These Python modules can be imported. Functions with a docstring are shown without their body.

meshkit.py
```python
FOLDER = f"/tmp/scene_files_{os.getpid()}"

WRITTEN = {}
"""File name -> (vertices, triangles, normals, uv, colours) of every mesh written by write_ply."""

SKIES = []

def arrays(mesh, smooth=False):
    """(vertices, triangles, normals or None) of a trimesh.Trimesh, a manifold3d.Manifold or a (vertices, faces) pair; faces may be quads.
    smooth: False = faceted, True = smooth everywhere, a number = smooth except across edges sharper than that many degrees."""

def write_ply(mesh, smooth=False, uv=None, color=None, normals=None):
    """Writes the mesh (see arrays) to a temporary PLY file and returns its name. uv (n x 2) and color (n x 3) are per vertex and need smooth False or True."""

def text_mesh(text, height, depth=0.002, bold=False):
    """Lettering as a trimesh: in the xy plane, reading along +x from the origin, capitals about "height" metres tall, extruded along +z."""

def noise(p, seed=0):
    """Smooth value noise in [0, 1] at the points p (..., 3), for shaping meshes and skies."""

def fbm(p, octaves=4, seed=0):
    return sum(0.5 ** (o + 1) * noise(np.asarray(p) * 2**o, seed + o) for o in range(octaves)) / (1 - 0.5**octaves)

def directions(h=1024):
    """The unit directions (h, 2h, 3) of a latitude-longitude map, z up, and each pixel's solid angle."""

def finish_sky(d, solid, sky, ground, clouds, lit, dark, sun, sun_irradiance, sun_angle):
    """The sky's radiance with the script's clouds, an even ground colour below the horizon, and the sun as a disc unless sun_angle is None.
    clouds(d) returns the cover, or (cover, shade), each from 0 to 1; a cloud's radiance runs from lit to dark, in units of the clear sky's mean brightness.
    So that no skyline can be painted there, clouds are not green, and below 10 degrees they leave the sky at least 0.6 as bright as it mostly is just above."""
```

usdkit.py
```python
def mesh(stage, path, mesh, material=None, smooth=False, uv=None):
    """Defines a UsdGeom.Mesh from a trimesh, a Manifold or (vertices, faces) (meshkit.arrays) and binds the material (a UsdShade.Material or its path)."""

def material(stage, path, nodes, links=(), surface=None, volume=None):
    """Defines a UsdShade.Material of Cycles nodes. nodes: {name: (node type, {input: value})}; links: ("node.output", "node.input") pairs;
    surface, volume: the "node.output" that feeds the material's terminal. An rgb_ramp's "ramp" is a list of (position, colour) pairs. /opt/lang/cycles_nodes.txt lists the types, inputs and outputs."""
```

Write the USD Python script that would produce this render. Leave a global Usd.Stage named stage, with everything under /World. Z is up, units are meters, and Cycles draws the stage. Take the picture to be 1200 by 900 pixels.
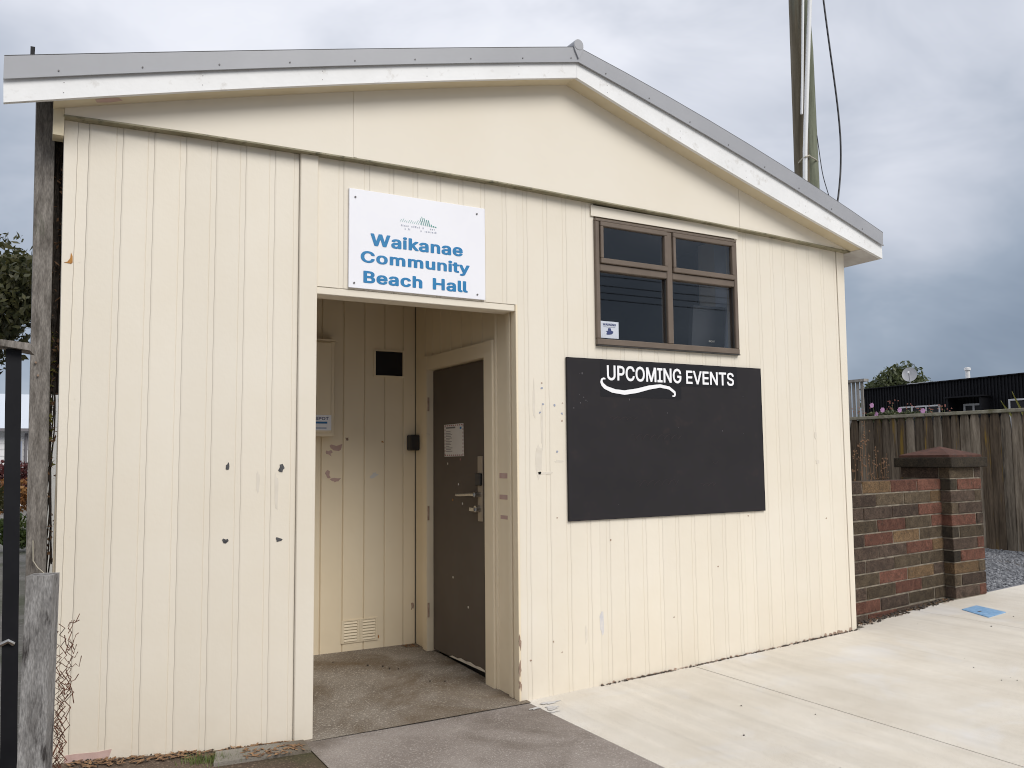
import math, numpy as np, trimesh, usdkit, meshkit
from pxr import Usd, UsdGeom, UsdLux, UsdShade, Gf, Sdf
import shapely.geometry as sg

stage = Usd.Stage.CreateInMemory()
UsdGeom.SetStageUpAxis(stage, 'Z'); UsdGeom.SetStageMetersPerUnit(stage, 1.0)
UsdGeom.Xform.Define(stage, '/World'); UsdGeom.Scope.Define(stage, '/World/Looks')

# ------------------------------------------------------------------ camera, sky, sun, exposure
EXPOSURE = 0.57
CX, CY, CZ, YAW, PITCH, ROLL, FPX = -0.13829, -4.40174, 1.38, 0.52142, 0.08585, -0.00975, 992.72
_cy, _sy, _cp, _sp = math.cos(YAW), math.sin(YAW), math.cos(PITCH), math.sin(PITCH)
_F = np.array([_sy*_cp, _cy*_cp, _sp]); _R = np.array([_cy, -_sy, 0]); _U = np.cross(_R, _F)
_c, _s = math.cos(ROLL), math.sin(ROLL)
_R, _U = _c*_R + _s*_U, -_s*_R + _c*_U
cam = UsdGeom.Camera.Define(stage, '/World/camera')
m4 = np.eye(4); m4[0, :3] = _R; m4[1, :3] = _U; m4[2, :3] = -_F; m4[3, :3] = (CX, CY, CZ)
cam.AddTransformOp().Set(Gf.Matrix4d(*m4.ravel().tolist()))
cam.CreateHorizontalApertureAttr(36.0); cam.CreateVerticalApertureAttr(27.0)
cam.CreateFocalLengthAttr(36.0*FPX/1200); cam.CreateClippingRangeAttr(Gf.Vec2f(0.05, 2000))
cam.CreateExposureAttr(EXPOSURE)

SUN_AZ, SUN_EL = math.radians(166), math.radians(40)      # azimuth from +y towards +x: behind the camera, a little to the right
SUN_DIR = np.array([math.sin(SUN_AZ)*math.cos(SUN_EL), math.cos(SUN_AZ)*math.cos(SUN_EL), math.sin(SUN_EL)])
sun = UsdLux.DistantLight.Define(stage, '/World/sun')
sun.CreateIntensityAttr(0.4); sun.CreateAngleAttr(32.0); sun.CreateNormalizeAttr(True); sun.CreateColorAttr(Gf.Vec3f(1.0, 0.965, 0.91))
_z = SUN_DIR; _x = np.cross([0, 0, 1], _z); _x /= np.linalg.norm(_x); _y = np.cross(_z, _x)
ms = np.eye(4); ms[0, :3] = _x; ms[1, :3] = _y; ms[2, :3] = _z
sun.AddTransformOp().Set(Gf.Matrix4d(*ms.ravel().tolist()))

SKY_STRENGTH = 0.077
CLOUD = [(0.0, (1.9, 2.4, 3.2)), (0.22, (3.05, 3.6, 4.45)), (0.45, (5.3, 5.65, 6.45)), (0.68, (7.5, 7.7, 8.4)), (1.0, (9.4, 9.45, 9.7))]
sky_mat = usdkit.material(stage, '/World/Looks/sky_light', {
    'tc': ('texture_coordinate', {}),
    'sky': ('sky_texture', {'sky_type': 'single_scattering', 'sun_disc': False, 'sun_elevation': SUN_EL, 'sun_rotation': SUN_AZ}),
    'map': ('mapping', {'scale': (1.0, 1.0, 1.7), 'location': (3.1, 2.2, 1.3)}),
    'n1': ('noise_texture', {'scale': 1.25, 'detail': 3, 'roughness': 0.5, 'distortion': 0.3}),
    'n2': ('noise_texture', {'scale': 4.6, 'detail': 6, 'roughness': 0.52, 'distortion': 0.4}),
    'c1': ('map_range', {'from_min': 0.3, 'from_max': 0.7, 'to_min': -0.02, 'to_max': 0.62}),
    'c2': ('map_range', {'from_min': 0.3, 'from_max': 0.7, 'to_min': -0.13, 'to_max': 0.13}),
    'sep': ('separate_xyz', {}),
    'el': ('map_range', {'from_min': 0.02, 'from_max': 0.62, 'to_min': -0.10, 'to_max': 0.50, 'clamp': True}),
    'add': ('math', {'math_type': 'add'}), 'add2': ('math', {'math_type': 'add'}),
    'ramp': ('rgb_ramp', {'ramp': CLOUD}),
    'mix': ('mix', {'mix_type': 'mix', 'fac': 0.95}),
    'bg': ('background_shader', {'strength': SKY_STRENGTH}),
}, [('tc.generated', 'map.vector'), ('map.vector', 'n1.vector'), ('map.vector', 'n2.vector'), ('tc.generated', 'sep.vector'), ('sep.z', 'el.value'),
    ('n1.fac', 'c1.value'), ('n2.fac', 'c2.value'), ('c1.result', 'add.value1'), ('el.result', 'add.value2'), ('add.value', 'add2.value1'), ('c2.result', 'add2.value2'),
    ('add2.value', 'ramp.fac'), ('sky.color', 'mix.color1'), ('ramp.color', 'mix.color2'), ('mix.color', 'bg.color')], surface='bg.background')
dome = UsdLux.DomeLight.Define(stage, '/World/sky')
UsdShade.MaterialBindingAPI.Apply(dome.GetPrim()).Bind(sky_mat)
dome.GetPrim().SetCustomDataByKey('kind', 'structure')

# ------------------------------------------------------------------ materials
LK = '/World/Looks/'
def lin(r, g, b):
    f = lambda c: c/12.92 if c <= 0.04045 else ((c+0.055)/1.055)**2.4
    return tuple(f(x/255) for x in (r, g, b))
def mat(name, c1, c2=None, scale=3.0, stretch=(1, 1, 1), rough=0.6, bump=0.0, bscale=60.0, spots=None, spot_scale=9.0, spot_range=(0.62, 0.72),
        detail=5.0, spec=0.5, metallic=0.0, rnd=0.0, fine=0.0, fscale=180.0, lo=0.35, hi=0.65, low=None):
    """Principled look: two tones by large noise, a fine grain, spots of a third colour, bump, and a shift from one piece to the next.
    low: (colour, z where it starts, z where it is gone): splash dirt along the foot of a wall."""
    c2 = c2 or c1
    nodes = {'g': ('geometry', {}), 'm': ('mapping', {'scale': stretch}), 'n': ('noise_texture', {'scale': scale, 'detail': detail, 'roughness': 0.6}),
             'r': ('rgb_ramp', {'ramp': [(lo, c1), (hi, c2)]}), 'p': ('principled_bsdf', {'roughness': rough, 'specular_ior_level': spec, 'metallic': metallic})}
    links = [('g.position', 'm.vector'), ('m.vector', 'n.vector'), ('n.fac', 'r.fac')]
    col = 'r.color'
    if fine:
        nodes['fn'] = ('noise_texture', {'scale': fscale, 'detail': 3})
        nodes['fr'] = ('map_range', {'from_min': 0.3, 'from_max': 0.7, 'to_min': 1-fine, 'to_max': 1+fine})
        nodes['fm'] = ('mix', {'mix_type': 'multiply', 'fac': 1.0})
        links += [('m.vector', 'fn.vector'), ('fn.fac', 'fr.value'), (col, 'fm.color1'), ('fr.result', 'fm.color2')]; col = 'fm.color'
    if spots:
        nodes['sn'] = ('noise_texture', {'scale': spot_scale, 'detail': 6, 'roughness': 0.65})
        nodes['sr'] = ('map_range', {'from_min': spot_range[0], 'from_max': spot_range[1], 'to_min': 0, 'to_max': 1, 'clamp': True})
        nodes['sm'] = ('mix', {'mix_type': 'mix', 'color2': spots})
        links += [('m.vector', 'sn.vector'), ('sn.fac', 'sr.value'), ('sr.result', 'sm.fac'), (col, 'sm.color1')]; col = 'sm.color'
    if low:
        nodes['ls'] = ('separate_xyz', {}); nodes['ln'] = ('noise_texture', {'scale': 5.0, 'detail': 6, 'roughness': 0.65})
        nodes['lr'] = ('map_range', {'from_min': low[1], 'from_max': low[2], 'to_min': 0.42, 'to_max': 0.0, 'clamp': True})
        nodes['lm'] = ('math', {'math_type': 'multiply'}); nodes['lx'] = ('mix', {'mix_type': 'mix', 'color2': low[0]})
        links += [('g.position', 'ls.vector'), ('ls.z', 'lr.value'), ('g.position', 'ln.vector'), ('lr.result', 'lm.value1'), ('ln.fac', 'lm.value2'), ('lm.value', 'lx.fac'), (col, 'lx.color1')]; col = 'lx.color'
    if rnd:
        nodes['oi'] = ('object_info', {}); nodes['rr'] = ('map_range', {'to_min': 1-rnd, 'to_max': 1+rnd}); nodes['h'] = ('hsv', {})
        links += [('oi.random', 'rr.value'), ('rr.result', 'h.value'), (col, 'h.color')]; col = 'h.color'
    links.append((col, 'p.base_color'))
    if bump:
        nodes['bn'] = ('noise_texture', {'scale': bscale, 'detail': 4, 'roughness': 0.6}); nodes['b'] = ('bump', {'strength': bump, 'distance': 0.01})
        links += [('m.vector', 'bn.vector'), ('bn.fac', 'b.height'), ('b.normal', 'p.normal')]
    return usdkit.material(stage, LK+name, nodes, links, surface='p.BSDF')

CREAM, CREAM2 = (0.725, 0.66, 0.548), (0.75, 0.692, 0.59)
M = {}
M['cream'] = mat('cream_paint', CREAM, CREAM2, scale=1.4, rough=0.45, bump=0.06, bscale=45, spots=(0.60, 0.53, 0.42), spot_scale=14, spot_range=(0.70, 0.80), rnd=0.018, low=((0.45, 0.37, 0.27), -0.05, 0.40))
M['gable'] = mat('gable_paint', CREAM, CREAM2, scale=0.9, rough=0.5, bump=0.04, bscale=30, spots=(0.6, 0.54, 0.43), spot_scale=25, spot_range=(0.74, 0.80))
M['porch'] = mat('porch_paint', (0.755, 0.645, 0.465), (0.78, 0.675, 0.50), scale=1.6, rough=0.5, bump=0.06, bscale=40, spots=(0.46, 0.38, 0.27), spot_scale=11, spot_range=(0.68, 0.82), rnd=0.03, low=((0.42, 0.33, 0.22), -0.05, 0.4))
M['white'] = mat('white_barge_paint', (0.80, 0.80, 0.80), (0.74, 0.74, 0.735), scale=3, rough=0.5, bump=0.08, bscale=40, spots=(0.5, 0.47, 0.43), spot_scale=13, spot_range=(0.58, 0.82))
M['soffit'] = mat('soffit_paint', (0.62, 0.53, 0.36), (0.66, 0.58, 0.42), scale=4, rough=0.55, spots=(0.45, 0.36, 0.27), spot_scale=7, spot_range=(0.70, 0.74))
M['bare'] = mat('eave_bare_board', (0.48, 0.45, 0.42), (0.58, 0.56, 0.53), scale=12, rough=0.7, spots=(0.55, 0.36, 0.16), spot_scale=6, spot_range=(0.62, 0.70))
M['metal'] = mat('grey_roof_metal', (0.30, 0.305, 0.325), (0.335, 0.34, 0.36), scale=2, rough=0.42, spec=0.5)
M['dark_return'] = mat('dark_stained_board', (0.022, 0.015, 0.011), (0.04, 0.028, 0.02), scale=8, rough=0.9)
M['screw'] = mat('screw_head', (0.13, 0.12, 0.12), rough=0.5)
M['lip'] = mat('olive_flashing', (0.20, 0.18, 0.11), (0.30, 0.27, 0.18), scale=9, rough=0.6, spots=(0.10, 0.09, 0.05), spot_scale=20, spot_range=(0.55, 0.66))
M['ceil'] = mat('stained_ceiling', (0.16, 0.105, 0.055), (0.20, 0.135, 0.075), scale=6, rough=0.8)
M['groove'] = mat('groove_backing', (0.42, 0.36, 0.27), (0.5, 0.44, 0.34), scale=5, rough=0.8)
M['bronze'] = mat('bronze_aluminium', (0.125, 0.094, 0.070), (0.15, 0.114, 0.086), scale=6, rough=0.42, spec=0.5, spots=(0.28, 0.25, 0.22), spot_scale=30, spot_range=(0.70, 0.76))
M['sash_dark'] = mat('sash_gasket', (0.03, 0.027, 0.025), rough=0.6)
M['door'] = mat('door_paint', (0.098, 0.079, 0.063), (0.112, 0.092, 0.075), scale=2, rough=0.6, spec=0.2, bump=0.05, bscale=30, spots=(0.16, 0.13, 0.11), spot_scale=28, spot_range=(0.73, 0.78))
M['steel'] = mat('satin_steel', (0.55, 0.54, 0.52), rough=0.3, metallic=1.0)
M['brass'] = mat('worn_lock_plate', (0.33, 0.275, 0.21), rough=0.5, metallic=0.2)
M['black'] = mat('black_plastic', (0.018, 0.017, 0.018), rough=0.45)
M['board'] = mat('events_board', (0.013, 0.0115, 0.0135), (0.017, 0.0145, 0.017), scale=3, rough=0.7, spec=0.3, spots=(0.026, 0.018, 0.018), spot_scale=6, spot_range=(0.60, 0.75))
M['ghost'] = mat('ghost_chalk', (0.036, 0.018, 0.018), (0.026, 0.016, 0.017), scale=30, rough=0.7)
M['vinyl'] = mat('black_vinyl', (0.008, 0.0075, 0.010), rough=0.5, spec=0.3)
M['sign_white'] = mat('sign_white', (0.84, 0.84, 0.88), (0.81, 0.81, 0.855), scale=2, rough=0.35)
M['letter_white'] = mat('letter_white', (0.86, 0.86, 0.88), rough=0.45)
M['letter_blue'] = mat('letter_blue', (0.005, 0.165, 0.39), (0.014, 0.20, 0.43), scale=30, rough=0.45)
M['logo_green'] = mat('logo_green', (0.05, 0.30, 0.25), (0.16, 0.36, 0.33), scale=20, rough=0.5)
M['logo_grey'] = mat('logo_grey', (0.30, 0.33, 0.42), rough=0.5)
M['navy'] = mat('navy_print', (0.02, 0.03, 0.14), rough=0.5)
M['paper'] = mat('white_paper', (0.66, 0.64, 0.62), (0.62, 0.60, 0.58), scale=10, rough=0.7)
M['paper_red'] = mat('paper_red', (0.30, 0.12, 0.13), rough=0.7)
M['ink'] = mat('grey_ink', (0.16, 0.15, 0.16), rough=0.7)
M['ink_blue'] = mat('blue_ink', (0.03, 0.16, 0.40), rough=0.7)
M['primer'] = mat('pink_primer', (0.46, 0.31, 0.27), (0.52, 0.37, 0.33), scale=15, rough=0.7)
M['tape'] = mat('old_black_tape', (0.03, 0.03, 0.035), (0.10, 0.10, 0.10), scale=60, rough=0.7)
M['rust'] = mat('rust', (0.32, 0.13, 0.035), (0.46, 0.22, 0.05), scale=40, rough=0.9)
M['grime'] = mat('wall_grime', (0.635, 0.58, 0.49), (0.68, 0.625, 0.54), scale=20, rough=0.6)
M['smear'] = mat('grey_smear', (0.54, 0.53, 0.55), (0.66, 0.62, 0.58), scale=30, rough=0.6)
M['chip'] = mat('chipped_wood', (0.25, 0.17, 0.12), (0.42, 0.31, 0.24), scale=30, rough=0.9)
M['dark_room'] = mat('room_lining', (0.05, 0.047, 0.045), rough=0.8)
M['beige_room'] = mat('room_beige', (0.60, 0.54, 0.46), rough=0.7)
M['blue_room'] = mat('reveal_paint', (0.62, 0.66, 0.74), rough=0.6)
M['postwood'] = mat('weathered_grey_wood', (0.15, 0.142, 0.135), (0.30, 0.29, 0.28), scale=30, stretch=(1, 1, 0.22), rough=0.85, bump=0.5, bscale=120, spots=(0.035, 0.030, 0.028), spot_scale=26, spot_range=(0.53, 0.64), fine=0.35, fscale=300)
M['postdark'] = mat('old_brown_post', (0.105, 0.092, 0.080), (0.25, 0.228, 0.205), scale=40, stretch=(1, 1, 0.18), rough=0.9, bump=0.5, bscale=90, spots=(0.05, 0.06, 0.03), spot_scale=7, spot_range=(0.60, 0.70), fine=0.35, fscale=260)
M['blacksteel'] = mat('black_painted_steel', (0.006, 0.006, 0.008), (0.010, 0.010, 0.012), scale=8, rough=0.5, spec=0.2, spots=(0.10, 0.08, 0.07), spot_scale=30, spot_range=(0.72, 0.76))
M['mesh_rust'] = mat('rusty_netting', (0.075, 0.030, 0.018), (0.17, 0.07, 0.04), scale=50, rough=0.9)
BR = {'R': ((0.082, 0.036, 0.025), (0.132, 0.060, 0.042)), 'D': ((0.042, 0.029, 0.022), (0.080, 0.056, 0.042)), 'O': ((0.052, 0.038, 0.025), (0.088, 0.066, 0.043)), 'T': ((0.088, 0.055, 0.029), (0.132, 0.085, 0.046)), 'G': ((0.026, 0.021, 0.016), (0.048, 0.038, 0.026))}
for k, (a, b) in BR.items():
    M['brick_'+k] = mat('brick_'+k, a, b, scale=16, rough=0.92, spec=0.2, bump=0.7, bscale=110, spots=(0.040, 0.034, 0.027), spot_scale=30, spot_range=(0.56, 0.74), fine=0.5, fscale=110, rnd=0.25)
M['mortar'] = mat('mortar', (0.27, 0.235, 0.18), (0.11, 0.092, 0.07), scale=14, rough=0.95, bump=0.5, bscale=120)
M['terracotta'] = mat('terracotta_cap', (0.062, 0.032, 0.024), (0.105, 0.050, 0.037), scale=14, rough=0.9, spec=0.2, bump=0.4, spots=(0.06, 0.045, 0.04), spot_scale=9, spot_range=(0.58, 0.7))
for i, (a, b) in enumerate([((0.040, 0.029, 0.020), (0.145, 0.115, 0.083)), ((0.060, 0.046, 0.032), (0.215, 0.18, 0.138)), ((0.028, 0.020, 0.013), (0.098, 0.073, 0.050))]):
    M['paling_%d' % i] = mat('paling_wood_%d' % i, a, b, scale=26, stretch=(1, 1, 0.07), rough=0.9, spec=0.2, bump=0.4, bscale=70, spots=[(0.17, 0.105, 0.018), (0.05, 0.042, 0.033), (0.15, 0.095, 0.02)][i], spot_scale=11, spot_range=(0.57, 0.66), fine=0.25, rnd=0.3, lo=0.30, hi=0.68)
M['rail'] = mat('mossy_rail', (0.15, 0.135, 0.10), (0.24, 0.225, 0.17), scale=9, rough=0.9, bump=0.3, spots=(0.09, 0.085, 0.035), spot_scale=7, spot_range=(0.5, 0.65))
M['slat'] = mat('slat_wood', (0.20, 0.185, 0.165), (0.36, 0.34, 0.32), scale=14, stretch=(1, 1, 0.1), rough=0.9)
M['blackhouse'] = mat('black_cladding', (0.006, 0.006, 0.008), (0.008, 0.008, 0.010), scale=2, rough=0.6, spec=0.15)
M['trimwhite'] = mat('white_trim', (0.42, 0.42, 0.43), rough=0.5)
M['palewhite'] = mat('pale_weatherboard', (0.72, 0.71, 0.72), (0.66, 0.65, 0.66), scale=3, rough=0.6)
M['paleroof'] = mat('pale_roof_metal', (0.52, 0.56, 0.62), rough=0.35)
M['pole'] = mat('creosoted_pole', (0.070, 0.055, 0.032), (0.135, 0.112, 0.075), scale=14, stretch=(1, 1, 0.06), rough=0.9, bump=0.4, bscale=60, spots=(0.10, 0.10, 0.075), spot_scale=5, spot_range=(0.55, 0.7))
M['polegreen'] = mat('greenish_pole', (0.115, 0.125, 0.085), (0.20, 0.215, 0.155), scale=14, stretch=(1, 1, 0.06), rough=0.9, bump=0.4, bscale=60, spots=(0.08, 0.08, 0.055), spot_scale=6, spot_range=(0.60, 0.7))
M['conduit'] = mat('white_conduit', (0.70, 0.70, 0.70), rough=0.5)
M['cable'] = mat('black_cable', (0.014, 0.014, 0.018), rough=0.5)
M['strap'] = mat('pole_strap', (0.42, 0.38, 0.30), rough=0.6)
M['blue'] = mat('blue_road_paint', (0.15, 0.30, 0.50), (0.25, 0.41, 0.60), scale=25, rough=0.7, spots=(0.40, 0.46, 0.52), spot_scale=45, spot_range=(0.62, 0.72), fine=0.2, fscale=120)
M['litter'] = mat('leaf_litter', (0.10, 0.050, 0.026), (0.34, 0.20, 0.10), scale=40, rough=0.9)
M['twig'] = mat('dark_crumbs', (0.035, 0.028, 0.022), (0.09, 0.07, 0.055), scale=40, rough=0.9)
M['pebble'] = mat('pebble', (0.085, 0.09, 0.10), (0.28, 0.285, 0.30), scale=23, rough=0.85, detail=2)
M['petal'] = mat('pink_petal', (0.58, 0.26, 0.50), (0.70, 0.42, 0.64), scale=30, rough=0.6)
M['bud'] = mat('reddish_buds', (0.20, 0.06, 0.05), (0.26, 0.11, 0.08), scale=40, rough=0.8)
M['dry'] = mat('dry_stem', (0.20, 0.105, 0.055), (0.27, 0.16, 0.09), scale=30, rough=0.9)
M['terra2'] = mat('orange_board', (0.27, 0.085, 0.018), (0.33, 0.12, 0.03), scale=20, rough=0.8)
def leafmat(name, c1, c2, scale=5.0):
    return usdkit.material(stage, LK+name, {
        'g': ('geometry', {}), 'n': ('noise_texture', {'scale': scale, 'detail': 3}), 'r': ('rgb_ramp', {'ramp': [(0.35, c1), (0.65, c2)]}),
        'p': ('principled_bsdf', {'roughness': 0.55}), 't': ('translucent_bsdf', {}), 'x': ('mix_closure', {'fac': 0.22})},
        [('g.position', 'n.vector'), ('n.fac', 'r.fac'), ('r.color', 'p.base_color'), ('r.color', 't.color'), ('p.BSDF', 'x.closure1'), ('t.BSDF', 'x.closure2')], surface='x.closure')
M['leaf_dark'] = leafmat('dark_evergreen_leaf', (0.020, 0.026, 0.008), (0.075, 0.070, 0.022))
M['leaf_green'] = leafmat('green_leaf', (0.035, 0.065, 0.012), (0.11, 0.14, 0.035))
M['leaf_olive'] = leafmat('olive_leaf', (0.042, 0.055, 0.020), (0.10, 0.115, 0.045))
M['leaf_red'] = leafmat('dark_red_leaf', (0.055, 0.012, 0.012), (0.10, 0.022, 0.02))
M['leaf_orange'] = leafmat('orange_leaf', (0.16, 0.06, 0.02), (0.24, 0.12, 0.035))
M['leaf_yellow'] = leafmat('yellow_green_leaf', (0.16, 0.16, 0.03), (0.26, 0.24, 0.05))
M['grass'] = leafmat('grass_blade', (0.07, 0.11, 0.018), (0.15, 0.19, 0.04), 12)
M['moss'] = mat('moss', (0.06, 0.075, 0.012), (0.13, 0.13, 0.02), scale=20, rough=0.95)
M['glass'] = usdkit.material(stage, LK+'window_glass', {'f': ('fresnel', {'IOR': 1.52}), 'gb': ('geometry', {}), 'nb': ('math', {'math_type': 'multiply_add', 'value2': -1.8, 'value3': 1.8}), 'a': ('math', {'math_type': 'multiply'}), 't': ('transparent_bsdf', {'color': (0.93, 0.94, 0.95)}), 'g': ('glossy_bsdf', {'color': (1, 1, 1), 'roughness': 0.015}), 'x': ('mix_closure', {})},
    [('gb.backfacing', 'nb.value1'), ('f.fac', 'a.value1'), ('nb.value', 'a.value2'), ('a.value', 'x.fac'), ('t.BSDF', 'x.closure1'), ('g.BSDF', 'x.closure2')], surface='x.closure')
def concrete(name, c1, c2, speck, stain=None, band=0.0, stain_range=(0.5, 0.72), bump=0.5, bscale=170, speckscale=240, stain_scale=1.3, rough=0.9, speck_range=(0.56, 0.70)):
    nodes = {'g': ('geometry', {}), 'n': ('noise_texture', {'scale': 2.2, 'detail': 8, 'roughness': 0.62}), 'r': ('rgb_ramp', {'ramp': [(0.32, c1), (0.68, c2)]}),
             'sn': ('noise_texture', {'scale': speckscale, 'detail': 2}), 'sr': ('map_range', {'from_min': speck_range[0], 'from_max': speck_range[1], 'clamp': True}), 'sm': ('mix', {'color2': speck}),
             'bn': ('noise_texture', {'scale': bscale, 'detail': 4}), 'b': ('bump', {'strength': bump, 'distance': 0.006}), 'p': ('principled_bsdf', {'roughness': rough, 'specular_ior_level': 0.3})}
    links = [('g.position', 'n.vector'), ('n.fac', 'r.fac'), ('g.position', 'sn.vector'), ('sn.fac', 'sr.value'), ('sr.result', 'sm.fac'), ('r.color', 'sm.color1'), ('g.position', 'bn.vector'), ('bn.fac', 'b.height'), ('b.normal', 'p.normal')]
    col = 'sm.color'
    if stain:
        nodes |= {'tn': ('noise_texture', {'scale': stain_scale, 'detail': 7, 'roughness': 0.6, 'distortion': 0.6}), 'tr': ('map_range', {'from_min': stain_range[0], 'from_max': stain_range[1], 'to_max': 0.85, 'clamp': True}), 'tm': ('mix', {'color2': stain})}
        links += [('g.position', 'tn.vector'), ('tn.fac', 'tr.value'), ('tr.result', 'tm.fac'), (col, 'tm.color1')]; col = 'tm.color'
    if band:
        nodes |= {'bm': ('mapping', {'scale': (9.0, 0.35, 1.0)}), 'bb': ('noise_texture', {'scale': 1.0, 'detail': 5, 'roughness': 0.7}), 'br': ('map_range', {'from_min': 0.3, 'from_max': 0.7, 'to_min': 1-band, 'to_max': 1+band}), 'bx': ('mix', {'mix_type': 'multiply', 'fac': 1.0})}
        links += [('g.position', 'bm.vector'), ('bm.vector', 'bb.vector'), ('bb.fac', 'br.value'), (col, 'bx.color1'), ('br.result', 'bx.color2')]; col = 'bx.color'
    return usdkit.material(stage, LK+name, nodes, links + [(col, 'p.base_color')], surface='p.BSDF')
M['footpath'] = concrete('new_concrete', (0.58, 0.53, 0.45), (0.67, 0.628, 0.556), (0.40, 0.35, 0.29), stain=(0.64, 0.635, 0.635), band=0.075, stain_range=(0.55, 0.75), bump=0.25)
M['apron'] = concrete('old_concrete', (0.20, 0.168, 0.146), (0.315, 0.276, 0.248), (0.42, 0.38, 0.34), stain=(0.115, 0.090, 0.068), stain_range=(0.55, 0.75), bump=1.0, bscale=130, speckscale=110, speck_range=(0.54, 0.72))
M['porchfloor'] = concrete('porch_concrete', (0.165, 0.135, 0.105), (0.28, 0.245, 0.205), (0.48, 0.43, 0.36), stain=(0.105, 0.066, 0.030), stain_range=(0.46, 0.68), bump=1.0, bscale=110, speckscale=95, stain_scale=1.8, speck_range=(0.55, 0.70))
M['edging'] = concrete('edge_concrete', (0.20, 0.18, 0.15), (0.27, 0.25, 0.215), (0.12, 0.1, 0.08), stain=(0.12, 0.09, 0.06), bump=0.7)
M['soil'] = concrete('soil', (0.060, 0.040, 0.028), (0.12, 0.085, 0.060), (0.22, 0.16, 0.11), stain=(0.05, 0.055, 0.02), bump=1.0, bscale=70, speckscale=90)
M['gravelbed'] = concrete('gravel_bed', (0.10, 0.105, 0.115), (0.17, 0.175, 0.19), (0.34, 0.345, 0.36), bump=1.0, bscale=60, speckscale=55, stain=(0.09, 0.08, 0.07))
M['ground'] = concrete('ground_gravel', (0.15, 0.14, 0.125), (0.23, 0.22, 0.20), (0.31, 0.30, 0.28), stain=(0.06, 0.075, 0.03), stain_range=(0.5, 0.6), bump=0.8, bscale=40, speckscale=40, stain_scale=0.25)
M['patch_white'] = mat('cement_smear', (0.56, 0.55, 0.54), (0.44, 0.42, 0.40), scale=30, rough=0.9)
M['yellow_stain'] = mat('lichen', (0.26, 0.19, 0.055), (0.32, 0.25, 0.09), scale=30, rough=0.95)

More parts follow.
